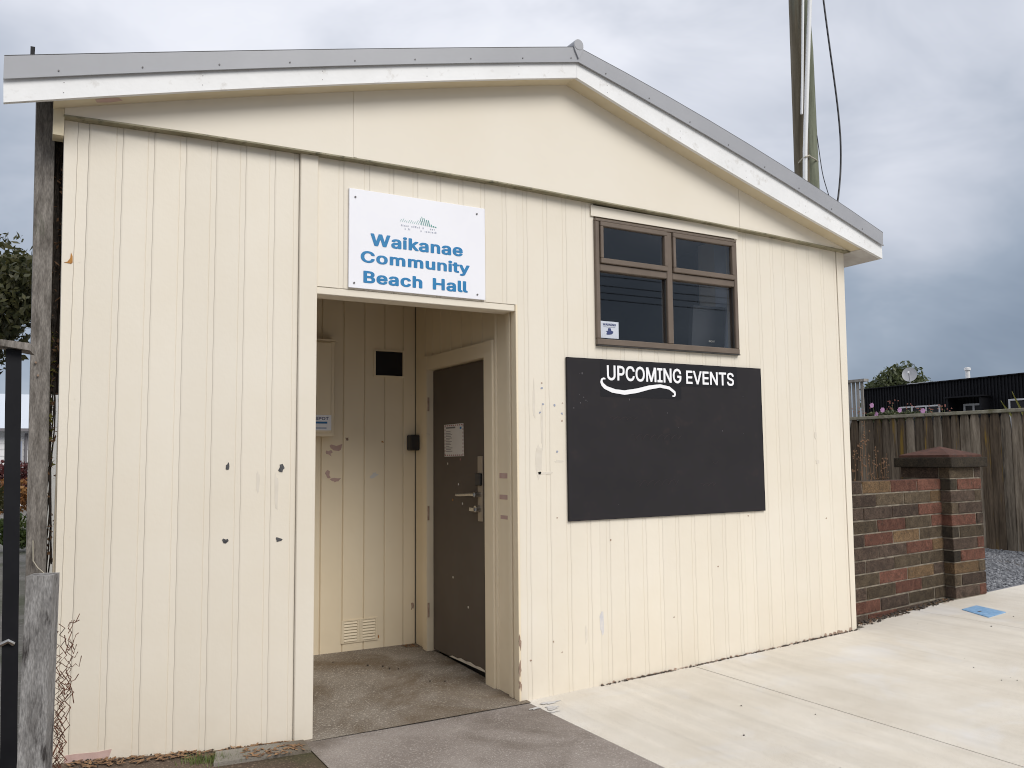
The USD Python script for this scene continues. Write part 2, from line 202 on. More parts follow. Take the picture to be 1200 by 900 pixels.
# ------------------------------------------------------------------ geometry helpers
class B:
    """Collects shapes into one mesh."""
    def __init__(s): s.v, s.f, s.n = [], [], 0
    def add(s, v, f):
        v = np.asarray(v, float); f = np.asarray(f, int)
        if f.shape[1] == 4: f = np.vstack([f[:, [0, 1, 2]], f[:, [0, 2, 3]]])
        s.v.append(v); s.f.append(f + s.n); s.n += len(v); return s
    def hexa(s, p):      # 4 bottom points, 4 top points
        return s.add(p, [[0, 3, 2, 1], [4, 5, 6, 7], [0, 1, 5, 4], [1, 2, 6, 5], [2, 3, 7, 6], [3, 0, 4, 7]])
    def box(s, x0, x1, y0, y1, z0, z1):
        return s.hexa([(x0, y0, z0), (x1, y0, z0), (x1, y1, z0), (x0, y1, z0), (x0, y0, z1), (x1, y0, z1), (x1, y1, z1), (x0, y1, z1)])
    def cham(s, x0, x1, y0, y1, z0, z1, c=0.003):   # box with chamfered edges
        m = trimesh.convex.convex_hull(np.array([(x, y, z) for sx, sy, sz in np.ndindex(2, 2, 2) for x, y, z in
            [((x1 if sx else x0), (y1-c if sy else y0+c), (z1-c if sz else z0+c)), ((x1-c if sx else x0+c), (y1 if sy else y0), (z1-c if sz else z0+c)), ((x1-c if sx else x0+c), (y1-c if sy else y0+c), (z1 if sz else z0))]]))
        return s.add(m.vertices, m.faces)
    def mesh(s, m): return s.add(m.vertices, m.faces)
    def prism_z(s, poly, z0, z1):      # plan polygon (ccw); z0, z1 numbers or per-vertex lists
        n = len(poly); z0 = np.broadcast_to(z0, n); z1 = np.broadcast_to(z1, n)
        v = [(x, y, z) for (x, y), z in zip(poly, z0)] + [(x, y, z) for (x, y), z in zip(poly, z1)]
        f = [[i, (i+1) % n, n+(i+1) % n, n+i] for i in range(n)]
        s.add(v, f)
        pg = sg.Polygon(poly); t = trimesh.creation.triangulate_polygon(pg, engine='earcut')
        vv, ff = t[0], t[1]
        idx = [int(np.argmin([(a-px)**2+(b-py)**2 for a, b in poly])) for px, py in vv]
        s.add([(x, y, z0[i]) for (x, y), i in zip(vv, idx)], ff[:, ::-1]); s.add([(x, y, z1[i]) for (x, y), i in zip(vv, idx)], ff); return s
    def prism_y(s, poly, y0, y1):      # outline in x, z; y0 is the face towards the camera
        m = trimesh.creation.extrude_polygon(sg.Polygon(poly), abs(y1-y0), engine='earcut')
        v = np.array(m.vertices); v = np.c_[v[:, 0], y1 - v[:, 2], v[:, 1]]
        return s.add(v, m.faces)
    def band(s, lo, hi, y0, y1):       # strip between two polylines of (x, z), thick from y0 to y1
        n = len(lo); lo = np.asarray(lo); hi = np.asarray(hi)
        v = np.vstack([np.c_[lo[:, 0], np.full(n, y0), lo[:, 1]], np.c_[hi[:, 0], np.full(n, y0), hi[:, 1]], np.c_[lo[:, 0], np.full(n, y1), lo[:, 1]], np.c_[hi[:, 0], np.full(n, y1), hi[:, 1]]])
        f = []
        for i in range(n-1):
            a, b, c, d = i, n+i, 2*n+i, 3*n+i
            f += [[a, a+1, b+1, b], [c, d, d+1, c+1], [a, c, c+1, a+1], [b, b+1, d+1, d]]
        f += [[0, n, 3*n, 2*n], [n-1, 3*n-1, 4*n-1, 2*n-1]]
        return s.add(v, f)
    def tube(s, pts, r, sides=6, cap=True):
        pts = np.asarray(pts, float); r = np.broadcast_to(r, len(pts)).astype(float)
        t = np.gradient(pts, axis=0); t /= np.linalg.norm(t, axis=1, keepdims=True)+1e-12
        ref = np.where(np.abs(t[:, 2:]) < 0.9, [[0, 0, 1.0]], [[1.0, 0, 0]])
        a = np.cross(t, ref); a /= np.linalg.norm(a, axis=1, keepdims=True); b = np.cross(t, a)
        an = np.arange(sides)*2*math.pi/sides
        v = pts[:, None]+r[:, None, None]*(np.cos(an)[None, :, None]*a[:, None]+np.sin(an)[None, :, None]*b[:, None])
        i, j = np.meshgrid(np.arange(len(pts)-1), np.arange(sides), indexing='ij')
        q = np.stack([i*sides+j, i*sides+(j+1) % sides, (i+1)*sides+(j+1) % sides, (i+1)*sides+j], -1).reshape(-1, 4)[:, ::-1]
        v = v.reshape(-1, 3); s.add(v, q)
        if cap:
            n = len(pts)
            s.add(np.vstack([v[:sides], pts[0]]), [[k, (k+1) % sides, sides] for k in range(sides)])
            s.add(np.vstack([v[-sides:], pts[-1]]), [[(k+1) % sides, k, sides] for k in range(sides)])
        return s
    def cyl(s, a, b, r, sides=12, r2=None): return s.tube([a, b], [r, r if r2 is None else r2], sides)
    def get(s): return np.vstack(s.v), np.vstack(s.f)

used = {}
def fresh(parent, name):
    k = (str(parent), name); n = used.get(k, -1)+1; used[k] = n
    return f'{parent}/{name}' + (f'_{n:03d}' if n else '')
origin = {'/World': np.zeros(3)}
def data(p, label=None, cat=None, group=None, kind=None):
    for k, v in (('label', label), ('category', cat), ('group', group), ('kind', kind)):
        if v: p.SetCustomDataByKey(k, v)
def thing(name, label, cat, loc=(0, 0, 0), group=None, kind=None):
    path = fresh('/World', name); x = UsdGeom.Xform.Define(stage, path); x.AddTranslateOp().Set(Gf.Vec3d(*map(float, loc)))
    origin[path] = np.asarray(loc, float); data(x.GetPrim(), label, cat, group, kind); return path
def part(parent, name, b, material, label=None, smooth=False, kind=None):
    """A mesh given in world coordinates, as a child of a thing or a part."""
    path = fresh(parent, name); top = '/'.join(parent.split('/')[:3]); o = origin[top]
    v, f = b.get() if isinstance(b, B) else (np.asarray(b.vertices), np.asarray(b.faces))
    m = usdkit.mesh(stage, path, (v-o, f), M[material], smooth=smooth)
    data(m.GetPrim(), label, kind=kind); return path
def single(name, b, material, label=None, cat=None, group=None, kind=None, smooth=False):
    path = fresh('/World', name)
    v, f = b.get() if isinstance(b, B) else (np.asarray(b.vertices), np.asarray(b.faces))
    o = np.array([v[:, 0].mean(), v[:, 1].mean(), v[:, 2].min()])
    m = usdkit.mesh(stage, path, (v-o, f), M[material], smooth=smooth); m.AddTranslateOp().Set(Gf.Vec3d(*o.tolist()))
    data(m.GetPrim(), label, cat, group, kind); return path
def text_b(text, x0, x1, z0, cap, y, bold=True, depth=0.0015, grow=0.0):
    """Lettering on an upright board: letters stretched to x0..x1, thickened by grow metres, standing proud of y."""
    from shapely import union_all
    t = meshkit.text_mesh(text, cap, depth, bold); v = np.array(t.vertices); k = (x1-x0-2*grow)/np.ptp(v[:, 0]); m0 = v[:, 0].min()
    out = sg.MultiPolygon()
    tri = [sg.Polygon([(x0+grow+(v[i, 0]-m0)*k, z0+v[i, 1]) for i in f]) for f in t.faces if (v[f, 2] > depth*.5).all()]
    shp = union_all([p for p in tri if p.area > 1e-12]).buffer(1e-5)
    if grow:
        from shapely import affinity
        shp = union_all([affinity.scale(q, .92, 1.0) for q in getattr(shp, 'geoms', [shp])])
        shp = union_all([affinity.translate(shp, k*grow/2, 0) for k in (-2, -1, 0, 1, 2)]+[affinity.translate(shp, 0, k*cap*.012) for k in (-1, 1)])
    shp = shp.simplify(cap*.004); b = B()
    for gg in getattr(shp, 'geoms', [shp]):
        m = trimesh.creation.extrude_polygon(gg, depth, engine='earcut'); w = np.array(m.vertices); b.add(np.c_[w[:, 0], y-w[:, 2], w[:, 1]], m.faces)
    return b
def blob(cx, cz, w, h, y0, y1, seed, n=14, rough=0.35):
    r = np.random.default_rng(seed); a = np.arange(n)*2*math.pi/n
    k = 1 + rough*(r.random(n)-0.5)*2
    return [(cx + w/2*k[i]*math.copysign(abs(math.cos(a[i]))**0.7, math.cos(a[i])), cz + h/2*k[i]*math.copysign(abs(math.sin(a[i]))**0.7, math.sin(a[i]))) for i in range(n)]
def quadcurve(p0, p1, p2, n=9):        # through three (x, z) points
    xs = np.linspace(p0[0], p2[0], n); c = np.polyfit([p0[0], p1[0], p2[0]], [p0[1], p1[1], p2[1]], 2)
    return np.c_[xs, np.polyval(c, xs)]

GX = [-60, -1, 0, .35, .7, 1.2, 1.8, 2.5, 3.0, 3.7, 4.45, 5.4, 6.2, 7.0, 8.0, 11.0, 80]
GZ = [.05, .052, .046, .018, -.016, -.046, -.052, -.048, -.034, -.014, .013, .049, .078, .100, .112, .125, .125]
g = lambda x: np.interp(x, GX, GZ)
def sheet(xs, y0, y1, off, ny=2):
    """A ground sheet following the fall of the site; y0, y1 may be functions of x."""
    xs = np.asarray(xs, float); f0 = y0 if callable(y0) else (lambda x: np.full_like(x, y0)); f1 = y1 if callable(y1) else (lambda x: np.full_like(x, y1))
    t = np.linspace(0, 1, ny)
    Y = f0(xs)[:, None]*(1-t)+f1(xs)[:, None]*t; X = np.repeat(xs[:, None], ny, 1); Z = np.repeat((g(xs)+off)[:, None], ny, 1)
    n = len(xs); i, j = np.meshgrid(np.arange(n-1), np.arange(ny-1), indexing='ij')
    q = np.stack([i*ny+j, (i+1)*ny+j, (i+1)*ny+j+1, i*ny+j+1], -1).reshape(-1, 4)
    return B().add(np.stack([X, Y, Z], -1).reshape(-1, 3), q)
def slab(xs, y0, y1, off, thick):
    b = sheet(xs, y0, y1, off); v, f = b.get(); n = len(v); e = trimesh.Trimesh(v, f, process=False)
    ed = e.edges[trimesh.grouping.group_rows(e.edges_sorted, require_count=1)]
    lowv = v - [0, 0, thick]
    b2 = B().add(np.vstack([v, lowv]), np.vstack([f, np.array([[b_, a, a+n] for a, b_ in ed]), np.array([[b_, a+n, b_+n] for a, b_ in ed])])); return b2
kn = lambda a, b: np.unique(np.r_[a, b, [x for x in GX if a < x < b]])

# ------------------------------------------------------------------ the setting: ground
single('ground', sheet(kn(-60, 80), -40, 140, -0.016), 'ground', kind='structure')
path_root = thing('footpath', None, None, (2.46, 0, 0), kind='structure')
back = lambda x: np.where(x < 5.5, 0.012, 0.10+(x-5.5)*0.085)
for a, b in ((2.46, 3.749), (3.757, 6.30), (6.304, 9.2), (9.204, 14.0)):
    e0 = (lambda x, a=a: np.full_like(x, -6.0))
    part(path_root, 'slab', slab(np.unique(np.r_[kn(a, b), 5.4999, 5.5001] if a < 5.5 < b else kn(a, b)), e0, back, 0.0, 0.08), 'footpath')
# the old concrete apron in front of the doorway; its right edge frays against the new path
single('doorway_path', sheet(kn(1.13, 2.4605), -6.0, -0.030, -0.001, 3), 'apron', kind='structure')
pf = B(); pf.add([(1.12, -0.05, -0.0445), (2.47, -0.05, -0.0445), (2.47, 1.60, 0.012), (1.12, 1.60, 0.022)], [[0, 1, 2, 3]])
single('porch_floor', pf, 'porchfloor', kind='structure')
single('soil', sheet(kn(-4, 1.15), -6.0, 0.02, -0.006, 2), 'soil', kind='structure')
edg = B(); edg.add([(0.70, -0.075, g(.70)+.012), (1.13, -0.045, g(1.13)+.012), (1.125, -0.20, g(1.12)+.010), (0.66, -0.24, g(.66)+.010), (0.70, -0.075, g(.70)-.05), (1.13, -0.045, g(1.13)-.05), (1.125, -0.20, g(1.12)-.05), (0.66, -0.24, g(.66)-.05)], [[3, 2, 1, 0], [3, 7, 6, 2], [2, 6, 5, 1], [0, 4, 7, 3], [1, 5, 4, 0]])
single('concrete_edging', edg, 'edging', kind='structure')
gb = sheet(kn(7.2, 10.9), lambda x: 0.245+(x-7.2)*0.085, 9.0, -0.008)
single('gravel_drive', gb, 'gravelbed', kind='structure')
rng = np.random.default_rng(5)
def scatter_stones(n, fx, size, seed):
    r = np.random.default_rng(seed); ico = trimesh.creation.icosahedron(); b = B()
    for _ in range(n):
        x, y = fx(r); s = size*(0.5+r.random()); v = ico.vertices*(s*(0.6+0.6*r.random(3))) ; a = r.random()*6.28
        v = v@np.array([[math.cos(a), -math.sin(a), 0], [math.sin(a), math.cos(a), 0], [0, 0, 1]]) + [x, y, g(x)-0.008+s*0.3]
        b.add(v, ico.faces)
    return b
def fdrive(r):
    while True:
        x, y = 7.3+r.random()*3.5, 0.3+r.random()**1.3*3.6
        if y > 0.30+(x-7.2)*0.085 and y < (x-7.3)*1.0+0.35: return x, y
single('gravel', scatter_stones(5200, fdrive, 0.013, 3), 'pebble', 'loose grey gravel on the driveway behind the brick pier', 'gravel', kind='stuff')

# ------------------------------------------------------------------ the hall
H = thing('community_hall', 'cream timber community hall with grey metal gable roof and recessed entrance porch', 'building', (0, 0, 0))
WT = 3.05                               # boards run up behind the gable panels
fw = B()                                # backing of the front wall, with the porch and window openings left out
for x0, x1, z0, z1 in ((-0.01, 1.17, -.2, WT), (1.17, 2.432, 2.302, WT), (2.432, 3.02, -.2, WT), (3.02, 4.25, -.2, 2.10), (3.02, 4.25, 2.925, WT), (4.25, 5.38, -.2, WT)):
    fw.box(x0, x1, 0.018, 0.09, z0, z1)
front = part(H, 'front_wall', fw, 'groove')
jl = [0.030, .078, .226, .368, .516, .664, .810, .960, 1.10]
jm = [1.19] + [1.336+.1465*k for k in range(8)]
jr = [2.509, 2.654, 2.798, 2.949, 3.096, 3.239, 3.386, 3.522, 3.663, 3.802, 3.945, 4.081, 4.221, 4.363, 4.50, 4.635, 4.76, 4.897, 5.027, 5.179, 5.330]
def board(x0, x1, z0, z1, rib=True, seed=0):
    """One vertical board: flat face, a shallow rebated strip along its right edge and a fine gap to the next."""
    r = np.random.default_rng(int(x0*1000)+seed); dz = (r.random()-.5)*0.003
    w = 0.030 if rib and x1-x0 > 0.06 else 0.0
    p = [(x0, 0.0015), (x0+.0058, 0.0003), (x0+.0085, 0.0), (x1-w-.0016, 0.0), (x1-w-.0004, 0.0031), (x1-w+.0012, 0.0031), (x1-w+.0030, 0.0015)] if w else [(x0, 0.0015), (x0+.0058, 0.0003), (x0+.0085, 0.0), (x1-.001, 0.0)]
    p += [(x1-.0012, 0.0015)] if w else []
    p += [(x1, 0.017), (x0, 0.017)]
    return B().prism_z(p, z0, z1)
seq = sorted(set(jl[1:] + jr))
def foot(a, b): return float(min(g(a), g(b)))-0.02
bs = [(a, b) for a, b in zip(jl[1:-1], jl[2:])] ; bs[-1] = (.960, 1.089)
for a, b in bs: part(front, 'board', board(a, b, foot(a, b), WT), 'cream')
for a, b in zip(jm, jm[1:]): part(front, 'board', board(a, b, 2.303, WT), 'cream')
part(front, 'board', board(jm[-1], 2.432, 2.303, WT, rib=False), 'cream'); part(front, 'board', board(2.432, 2.509, foot(2.43, 2.5), WT, seed=1), 'cream')
for a, b in zip(jr, jr[1:]):
    f0 = foot(a, b)
    for x0, x1, inw in (((a, 3.012, 0), (3.012, b, 1)) if a < 3.012 < b else ((a, 4.252, 1), (4.252, b, 0)) if a < 4.252 < b else ((a, b, 3.012 <= a and b <= 4.252),)):
        part(front, 'board', board(x0, x1, f0, 2.098 if inw else WT, rib=(x1 == b), seed=2), 'cream')
# corner boards, the batten beside the porch
cb = B().prism_y([(0.014, g(0)-.03), (0.029, g(0)-.03), (0.029, WT), (-0.030, WT)], -0.002, 0.10); part(front, 'corner_board', cb, 'cream')
cb2 = B().box(0.0305, 0.0765, 0.002, 0.017, g(0)-.03, WT); part(front, 'corner_strip', cb2, 'cream')
part(front, 'corner_board', B().prism_y([(5.332, g(5.35)-.01), (5.382, g(5.38)-.01), (5.420, WT), (5.334, WT)], -0.004, 0.10), 'cream')
part(front, 'batten', B().cham(1.0905, 1.188, -0.016, 0.10, g(1.14)-.02, WT, 0.004), 'cream')
part(front, 'corner_bead', B().cham(2.418, 2.4315, -0.004, 0.055, g(2.43)-.01, 2.302, 0.002), 'porch')
# nail heads on the boards
nl = B()
for z in (0.42, 1.05, 1.68, 2.32):
    for x in [.055, .012] + [j-.018 for j in seq if j > 0.1 and not (2.95 < j < 4.3 and z > 2.0)]:
        if 1.19 < x < 2.42: continue
        zz = z + (hash((round(x*1000), round(z*100))) % 7 - 3)*0.004
        nl.cyl((x, 0.0065, zz), (x, 0.001, zz), 0.0042, 7)
part(front, 'nail_heads', nl, 'cream', kind='stuff')
for i, (x, z) in enumerate([(2.60, 1.80), (2.61, 1.70), (2.69, 1.695), (2.745, 1.645), (2.585, 1.648), (2.705, 1.41)]):
    part(front, 'blue_tack', B().prism_y(blob(x, z, .013, .012, 0, 0, 300+i, 8, .5), -.0022, .004), 'logo_grey')
# old marks on the wall
rem = [(.745, 1.345, .014, .034), (.740, .978, .024, .022), (1.014, 1.334, .026, .034), (1.006, .971, .032, .022)]
for i, (x, z, w, h) in enumerate(rem):
    part(front, 'tape_remnant', B().prism_y(blob(x, z, w, h, 0, 0, 40+i, 9, 0.42), -0.0025, 0.006), 'tape')
part(front, 'primer_patch', B().prism_y([(.062, g(.06)-.01), (.24, g(.24)-.01), (.255, g(.25)+.038), (.20, g(.25)+.034), (.10, g(.1)+.030), (.064, g(.06)+.026)], -0.0012, 0.004), 'primer')
part(front, 'rust_stain', B().prism_y([(-.010, 2.303), (.020, 2.299), (.026, 2.306), (.025, 2.335), (.018, 2.352), (.015, 2.325), (.004, 2.307)], -.0042, .003), 'rust')
for i, (x, z, w, h) in enumerate([(2.545, 1.72, .016, .22), (2.60, 1.56, .014, .26), (2.62, 1.28, .10, .016), (2.57, 1.36, .05, .19), (2.72, 1.35, .055, .018), (.99, 1.20, .022, .20), (.895, 1.27, .016, .10), (5.02, 1.52, .03, .05), (5.03, 1.32, .035, .03), (3.02, .34, .03, .13), (2.90, .28, .02, .10)]):
    part(front, 'old_mark', B().prism_y(blob(x, z, w, h, 0, 0, 60+i, 12, 0.3), -0.0009, 0.003), 'grime' if i != 9 else 'smear')
for i, (x, z) in enumerate([(2.60, 1.83), (2.745, 1.60), (2.75, 1.71), (2.50, .18), (2.66, .27), (3.60, .32), (4.0, .62), (2.70, 1.005), (2.72, .20), (4.30, .95), (5.1, .9), (3.1, .85)]):
    part(front, 'chip', B().prism_y(blob(x, z, .010, .009, 0, 0, 90+i, 8, 0.6), -0.0014, 0.004), 'chip')
for i, (z, h) in enumerate([(.30, .07), (.13, .09), (.05, .05)]):
    part(front, 'chip', B().prism_y(blob(2.425, z, .013, h, 0, 0, 120+i, 10, 0.7), -0.0058, 0.002), 'chip')
# rotten, fraying feet of the boards
ff = B(); r = np.random.default_rng(11)
for x in np.arange(3.0, 5.36, 0.045):
    w = .02+.045*r.random(); h = .005+.010*r.random()*(1+1.6*(x > 4.8))
    ff.prism_y([(x, g(x)-.005), (x+w, g(x+w)-.005), (x+w*.8, g(x)+h*.8), (x+w*.3, g(x)+h)], -0.0016, 0.004)
part(front, 'frayed_foot', ff, 'chip', kind='stuff')

# gable panels, lip flashing
botL = lambda x: float(np.interp(x, [-.033, .432, .846, 1.55, 2.375, 3.009, 3.726, 4.542, 5.44], [2.990, 3.008, 3.016, 3.027, 3.033, 3.022, 3.012, 2.994, 2.964]))
tl = quadcurve((-.06, 2.990), (.842, 3.262), (2.772, 3.742)); tr = quadcurve((2.772, 3.742), (4.218, 3.362), (5.46, 2.960))
_sl = quadcurve((-.272, 2.951), (.812, 3.250), (2.776, 3.738)); _sr = quadcurve((2.776, 3.738), (4.089, 3.332), (5.651, 2.903))
topz = lambda x: float(np.interp(x, np.r_[_sl[:, 0], _sr[1:, 0]], np.r_[_sl[:, 1], _sr[1:, 1]]))+.006
def gable(x0, x1):
    xs = np.unique(np.r_[np.linspace(x0, x1, 14), [x for x in (2.772,) if x0 < x < x1]])
    lo = [(x, botL(x)) for x in xs]; hi = [(x, max(topz(x)+.006, botL(x)+.001)) for x in xs]
    return B().band(lo, hi, -0.050, 0.017)
for a, b in ((-.03, 1.374), (1.377, 4.260), (4.263, 5.435)): part(H, 'gable_panel', gable(a, b), 'gable')
part(H, 'joint_batten', B().band([(1.372, botL(1.37)+.004), (1.392, botL(1.39)+.004)], [(1.372, topz(1.37)), (1.392, topz(1.39))], -0.0525, -0.0502), 'gable')
xs = np.linspace(-.034, 5.436, 20)
lip = B().band([(x, botL(x)-.009) for x in xs], [(x, botL(x)-.0005) for x in xs], -0.057, 0.016)
part(H, 'drip_flashing', lip, 'lip')

# eaves: barge boards, soffits, metal capping
SY = -0.18
bl = {k: quadcurve(*v) for k, v in dict(lo=((-.272, 2.951), (.812, 3.250), (2.776, 3.738)), mid=((-.276, 3.062), (.811, 3.357), (2.778, 3.845)), top=((-.276, 3.160), (.809, 3.442), (2.780, 3.935))).items()}
br = {k: quadcurve(*v) for k, v in dict(lo=((2.776, 3.738), (4.089, 3.332), (5.651, 2.903)), mid=((2.778, 3.845), (4.096, 3.494), (5.651, 3.012)), top=((2.780, 3.935), (4.101, 3.606), (5.658, 3.111))).items()}
part(H, 'barge_board', B().band(bl['lo'], bl['mid'], SY, SY+.024), 'white')
part(H, 'barge_board', B().band(br['lo']+[.0012, 0], br['mid']+[.0012, 0], SY, SY+.024), 'white')
for d in (bl, br):
    so = B(); lo = d['lo']; lo = lo if d is br else np.vstack([[-.079, np.interp(-.079, lo[:, 0], lo[:, 1])], lo[lo[:, 0] > -.07]]); n = len(lo)
    a = np.c_[lo[:, 0], np.full(n, SY+.0245), lo[:, 1]+.004]; b = np.c_[lo[:, 0], np.full(n, -0.0505), lo[:, 1]+.004]
    f = [[i, n+i, n+i+1, i+1] for i in range(n-1)]
    so.add(np.vstack([a, b, a+[0, 0, .012], b+[0, 0, .012]]), f + [[2*n+i, 2*n+i+1, 3*n+i+1, 3*n+i] for i in range(n-1)] + [[i, i+1, 2*n+i+1, 2*n+i] for i in range(n-1)])
    part(H, 'soffit', so, 'soffit')
for d, nm in ((bl, 0), (br, 1)):
    cap = B().band(d['mid']+[0, -.006], d['top'], SY-.012, SY-.009)
    cap.band(d['mid']+[0, -.012], d['mid']+[0, -.003], SY-.019, SY-.0095)
    cap.band(d['top']+[0, -.003], d['top']+[0, .001], SY-.012, 0.15)
    cp = part(H, 'metal_capping', cap, 'metal')
    L = np.cumsum(np.r_[0, np.linalg.norm(np.diff(d['mid'], axis=0), axis=1)])
    for t in np.arange(0.22, L[-1], 0.36):
        x = np.interp(t, L, d['mid'][:, 0]); z = np.interp(t, L, d['mid'][:, 1])+.016
        part(cp, 'screw', B().cyl((x, SY-.012, z), (x, SY-.016, z), .0038, 7), 'screw')
    nb = B()
    for t in np.arange(0.24, L[-1], 0.62):
        x = np.interp(t, L, d['lo'][:, 0]); z = np.interp(t, L, d['lo'][:, 1])
        for q in (.028, .075): nb.cyl((x+.004*q, SY+.002, z+q), (x+.004*q, SY-.0012, z+q), .0021, 6)
    part(H, 'nail_heads', nb, 'screw', kind='stuff')
# eave boxes at both ends (boxed rafter foot seen from below), trim block at the left
part(H, 'eave_board', B().hexa([(5.44, SY+.0255, 2.958), (5.655, SY+.0255, 2.903), (5.655, 8.6, 2.903), (5.44, 8.6, 2.958), (5.44, SY+.0255, 2.985), (5.655, SY+.0255, 2.930), (5.655, 8.6, 2.930), (5.44, 8.6, 2.985)]), 'bare')
part(H, 'side_return', B().box(-.074, .0155, .215, .235, 1.70, 3.10), 'dark_return')
part(H, 'trim_block', B().box(-.076, -.031, -.049, .045, 2.89, 3.043), 'soffit')
part(H, 'gutter', B().cham(5.657, 5.75, 0.02, 8.6, 2.955, 3.03, .01), 'metal')
zs = lambda x: float(np.interp(x, bl['lo'][:, 0], bl['lo'][:, 1]))+.0028
part(H, 'primer_patch', B().add([(x, y, zs(x)) for x, y in [(.09, -.135), (.13, -.145), (.19, -.138), (.21, -.10), (.16, -.085), (.10, -.095)]], [[0, 5, 4, 3], [0, 3, 2, 1]]), 'primer')
# ridge cap with its rounded end
rc = B().cyl((2.779, SY-.024, 3.944), (2.779, 8.7, 3.944), .034, 14)
rc.prism_y([(2.742, 3.938), (2.752, 3.905), (2.779, 3.852), (2.806, 3.905), (2.816, 3.938)], SY-.022, SY-.013)
part(H, 'ridge_cap', rc, 'metal', smooth=40)
# roof sheets and the unseen walls
rs = B()
for d in (bl, br):
    n = len(d['top']); a = np.c_[d['top'][:, 0], np.full(n, SY+.03), d['top'][:, 1]-.03]; b = a+[0, 8.9, 0]
    if d is bl: a[:, 0] = np.maximum(a[:, 0], -.03); b[:, 0] = np.maximum(b[:, 0], -.03)
    rs.add(np.vstack([a, b]), [[i, i+1, n+i+1, n+i] for i in range(n-1)])
    if d is bl: a[:, 0] = np.maximum(a[:, 0], -.03); b[:, 0] = np.maximum(b[:, 0], -.03)
    rs.add(np.vstack([a, b])-[0, 0, .02], [[i, n+i, n+i+1, i+1] for i in range(n-1)])
part(H, 'roof', rs, 'metal')
part(H, 'side_wall', B().box(0.016, 0.10, 0.101, 8.5, -.2, 3.0), 'cream'); part(H, 'side_wall', B().box(5.30, 5.378, 0.101, 8.5, -.2, 3.0), 'cream')
part(H, 'back_wall', B().prism_y([(0.016, -.2), (5.378, -.2), (5.378, 3.0), (2.78, 3.80), (.016, 3.0)], 8.5, 8.55), 'cream')
part(H, 'roof_stub', B().box(-.178, -.160, -.15, -.145, 3.12, 3.244), 'blacksteel')

# porch: back wall and side wall of grooved boards, ceiling, lintel
PB, PX = 1.54, 2.428
pbw = part(H, 'porch_back_wall', B().box(1.10, 2.56, PB+.022, PB+.08, -.1, 2.66), 'groove')
def vboard(x0, x1, z0, z1, y):
    c = .007
    return B().prism_z([(x0, y+.011), (x0+c, y+.0005), (x1-c*.5, y), (x1-.001, y+.005), (x1-.001, y+.021), (x0, y+.021)], z0, z1)
jb = [1.215, 1.375, 1.535, 1.696, 1.859, 2.019, 2.177, 2.325, 2.426]
holes = (2.104, 2.323, 1.995, 2.178)
for i, (a, b) in enumerate(zip(jb, jb[1:])):
    if b <= holes[0] or a >= holes[1]: part(pbw, 'board', vboard(a, b, -.08, 2.655, PB), 'porch')
    else:
        part(pbw, 'board', vboard(a, b, -.08, holes[2], PB), 'porch'); part(pbw, 'board', vboard(a, b, holes[3], 2.655, PB), 'porch')
        if a < holes[0]: part(pbw, 'board', vboard(a, holes[0], holes[2]+.0005, holes[3]-.0005, PB), 'porch')
        if b > holes[1]: part(pbw, 'board', vboard(holes[1], b, holes[2]+.0005, holes[3]-.0005, PB), 'porch')
hat = part(pbw, 'vent_hatch', B().box(2.090, 2.337, PB-.010, PB-.0005, 2.178, 2.190).box(2.090, 2.337, PB-.008, PB-.0005, 1.983, 1.995).box(2.090, 2.104, PB-.009, PB-.0005, 1.9955, 2.1775).box(2.323, 2.337, PB-.009, PB-.0005, 1.9955, 2.1775), 'porch')
part(hat, 'hatch_pane', B().box(2.1045, 2.3225, PB+.008, PB+.0115, 1.9955, 2.1775), 'vinyl')
# side wall with the door, facing left
psw = B()
for y0, y1, z0, z1 in ((.056, .30, -.1, 2.66), (1.34, 1.56, -.1, 2.66), (.30, 1.34, 2.085, 2.66)): psw.box(PX+.022, PX+.075, y0, y1, z0, z1)
psw = part(H, 'porch_side_wall', psw, 'groove')
def sboard(y0, y1, z0, z1):
    c = .006
    return B().prism_z([(PX+.011, y0), (PX+.021, y0), (PX+.021, y1-.001), (PX+.006, y1-.001), (PX, y1-c), (PX+.0005, y0+c)][::1], z0, z1)
js = [.117, .279, .451, .606, .760, .921, 1.09, 1.237, 1.362, 1.538]
for i, (a, b) in enumerate(zip(js, js[1:])):
    part(psw, 'board', sboard(a, b, 2.08 if .27 < a and b < 1.37 else -.08, 2.655), 'porch')
part(psw, 'corner_bead', B().cham(PX-.012, PX+.02, .072, .115, -.07, 2.655, .003), 'porch')
part(psw, 'corner_bead', B().cham(PX-.008, PX+.02, .256, .279, -.06, 2.655, .003), 'porch')
part(psw, 'jamb_lining', B().box(PX+.001, PX+.02, .0555, .0715, -.07, 2.302), 'porch')
for i, (y0, y1, z0, z1) in enumerate([(.13, .232, 1.249, 1.281), (.13, .233, 1.12, 1.148), (.12, .222, 1.0, 1.023)]):
    vv = B().box(PX-.0008, PX+.003, y0, y1, z0, z1); part(psw, 'primer_patch', vv, 'primer')
part(H, 'porch_left_wall', B().box(1.10, 1.125, .10, 1.56, -.1, 2.66), 'porch')
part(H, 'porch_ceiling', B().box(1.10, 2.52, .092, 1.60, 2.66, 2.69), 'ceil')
part(H, 'lintel', B().cham(1.189, 2.417, .003, .135, 2.262, 2.3015, .003), 'cream')
part(H, 'lintel', B().box(1.126, 2.427, .0905, .134, 2.302, 2.659), 'porch')
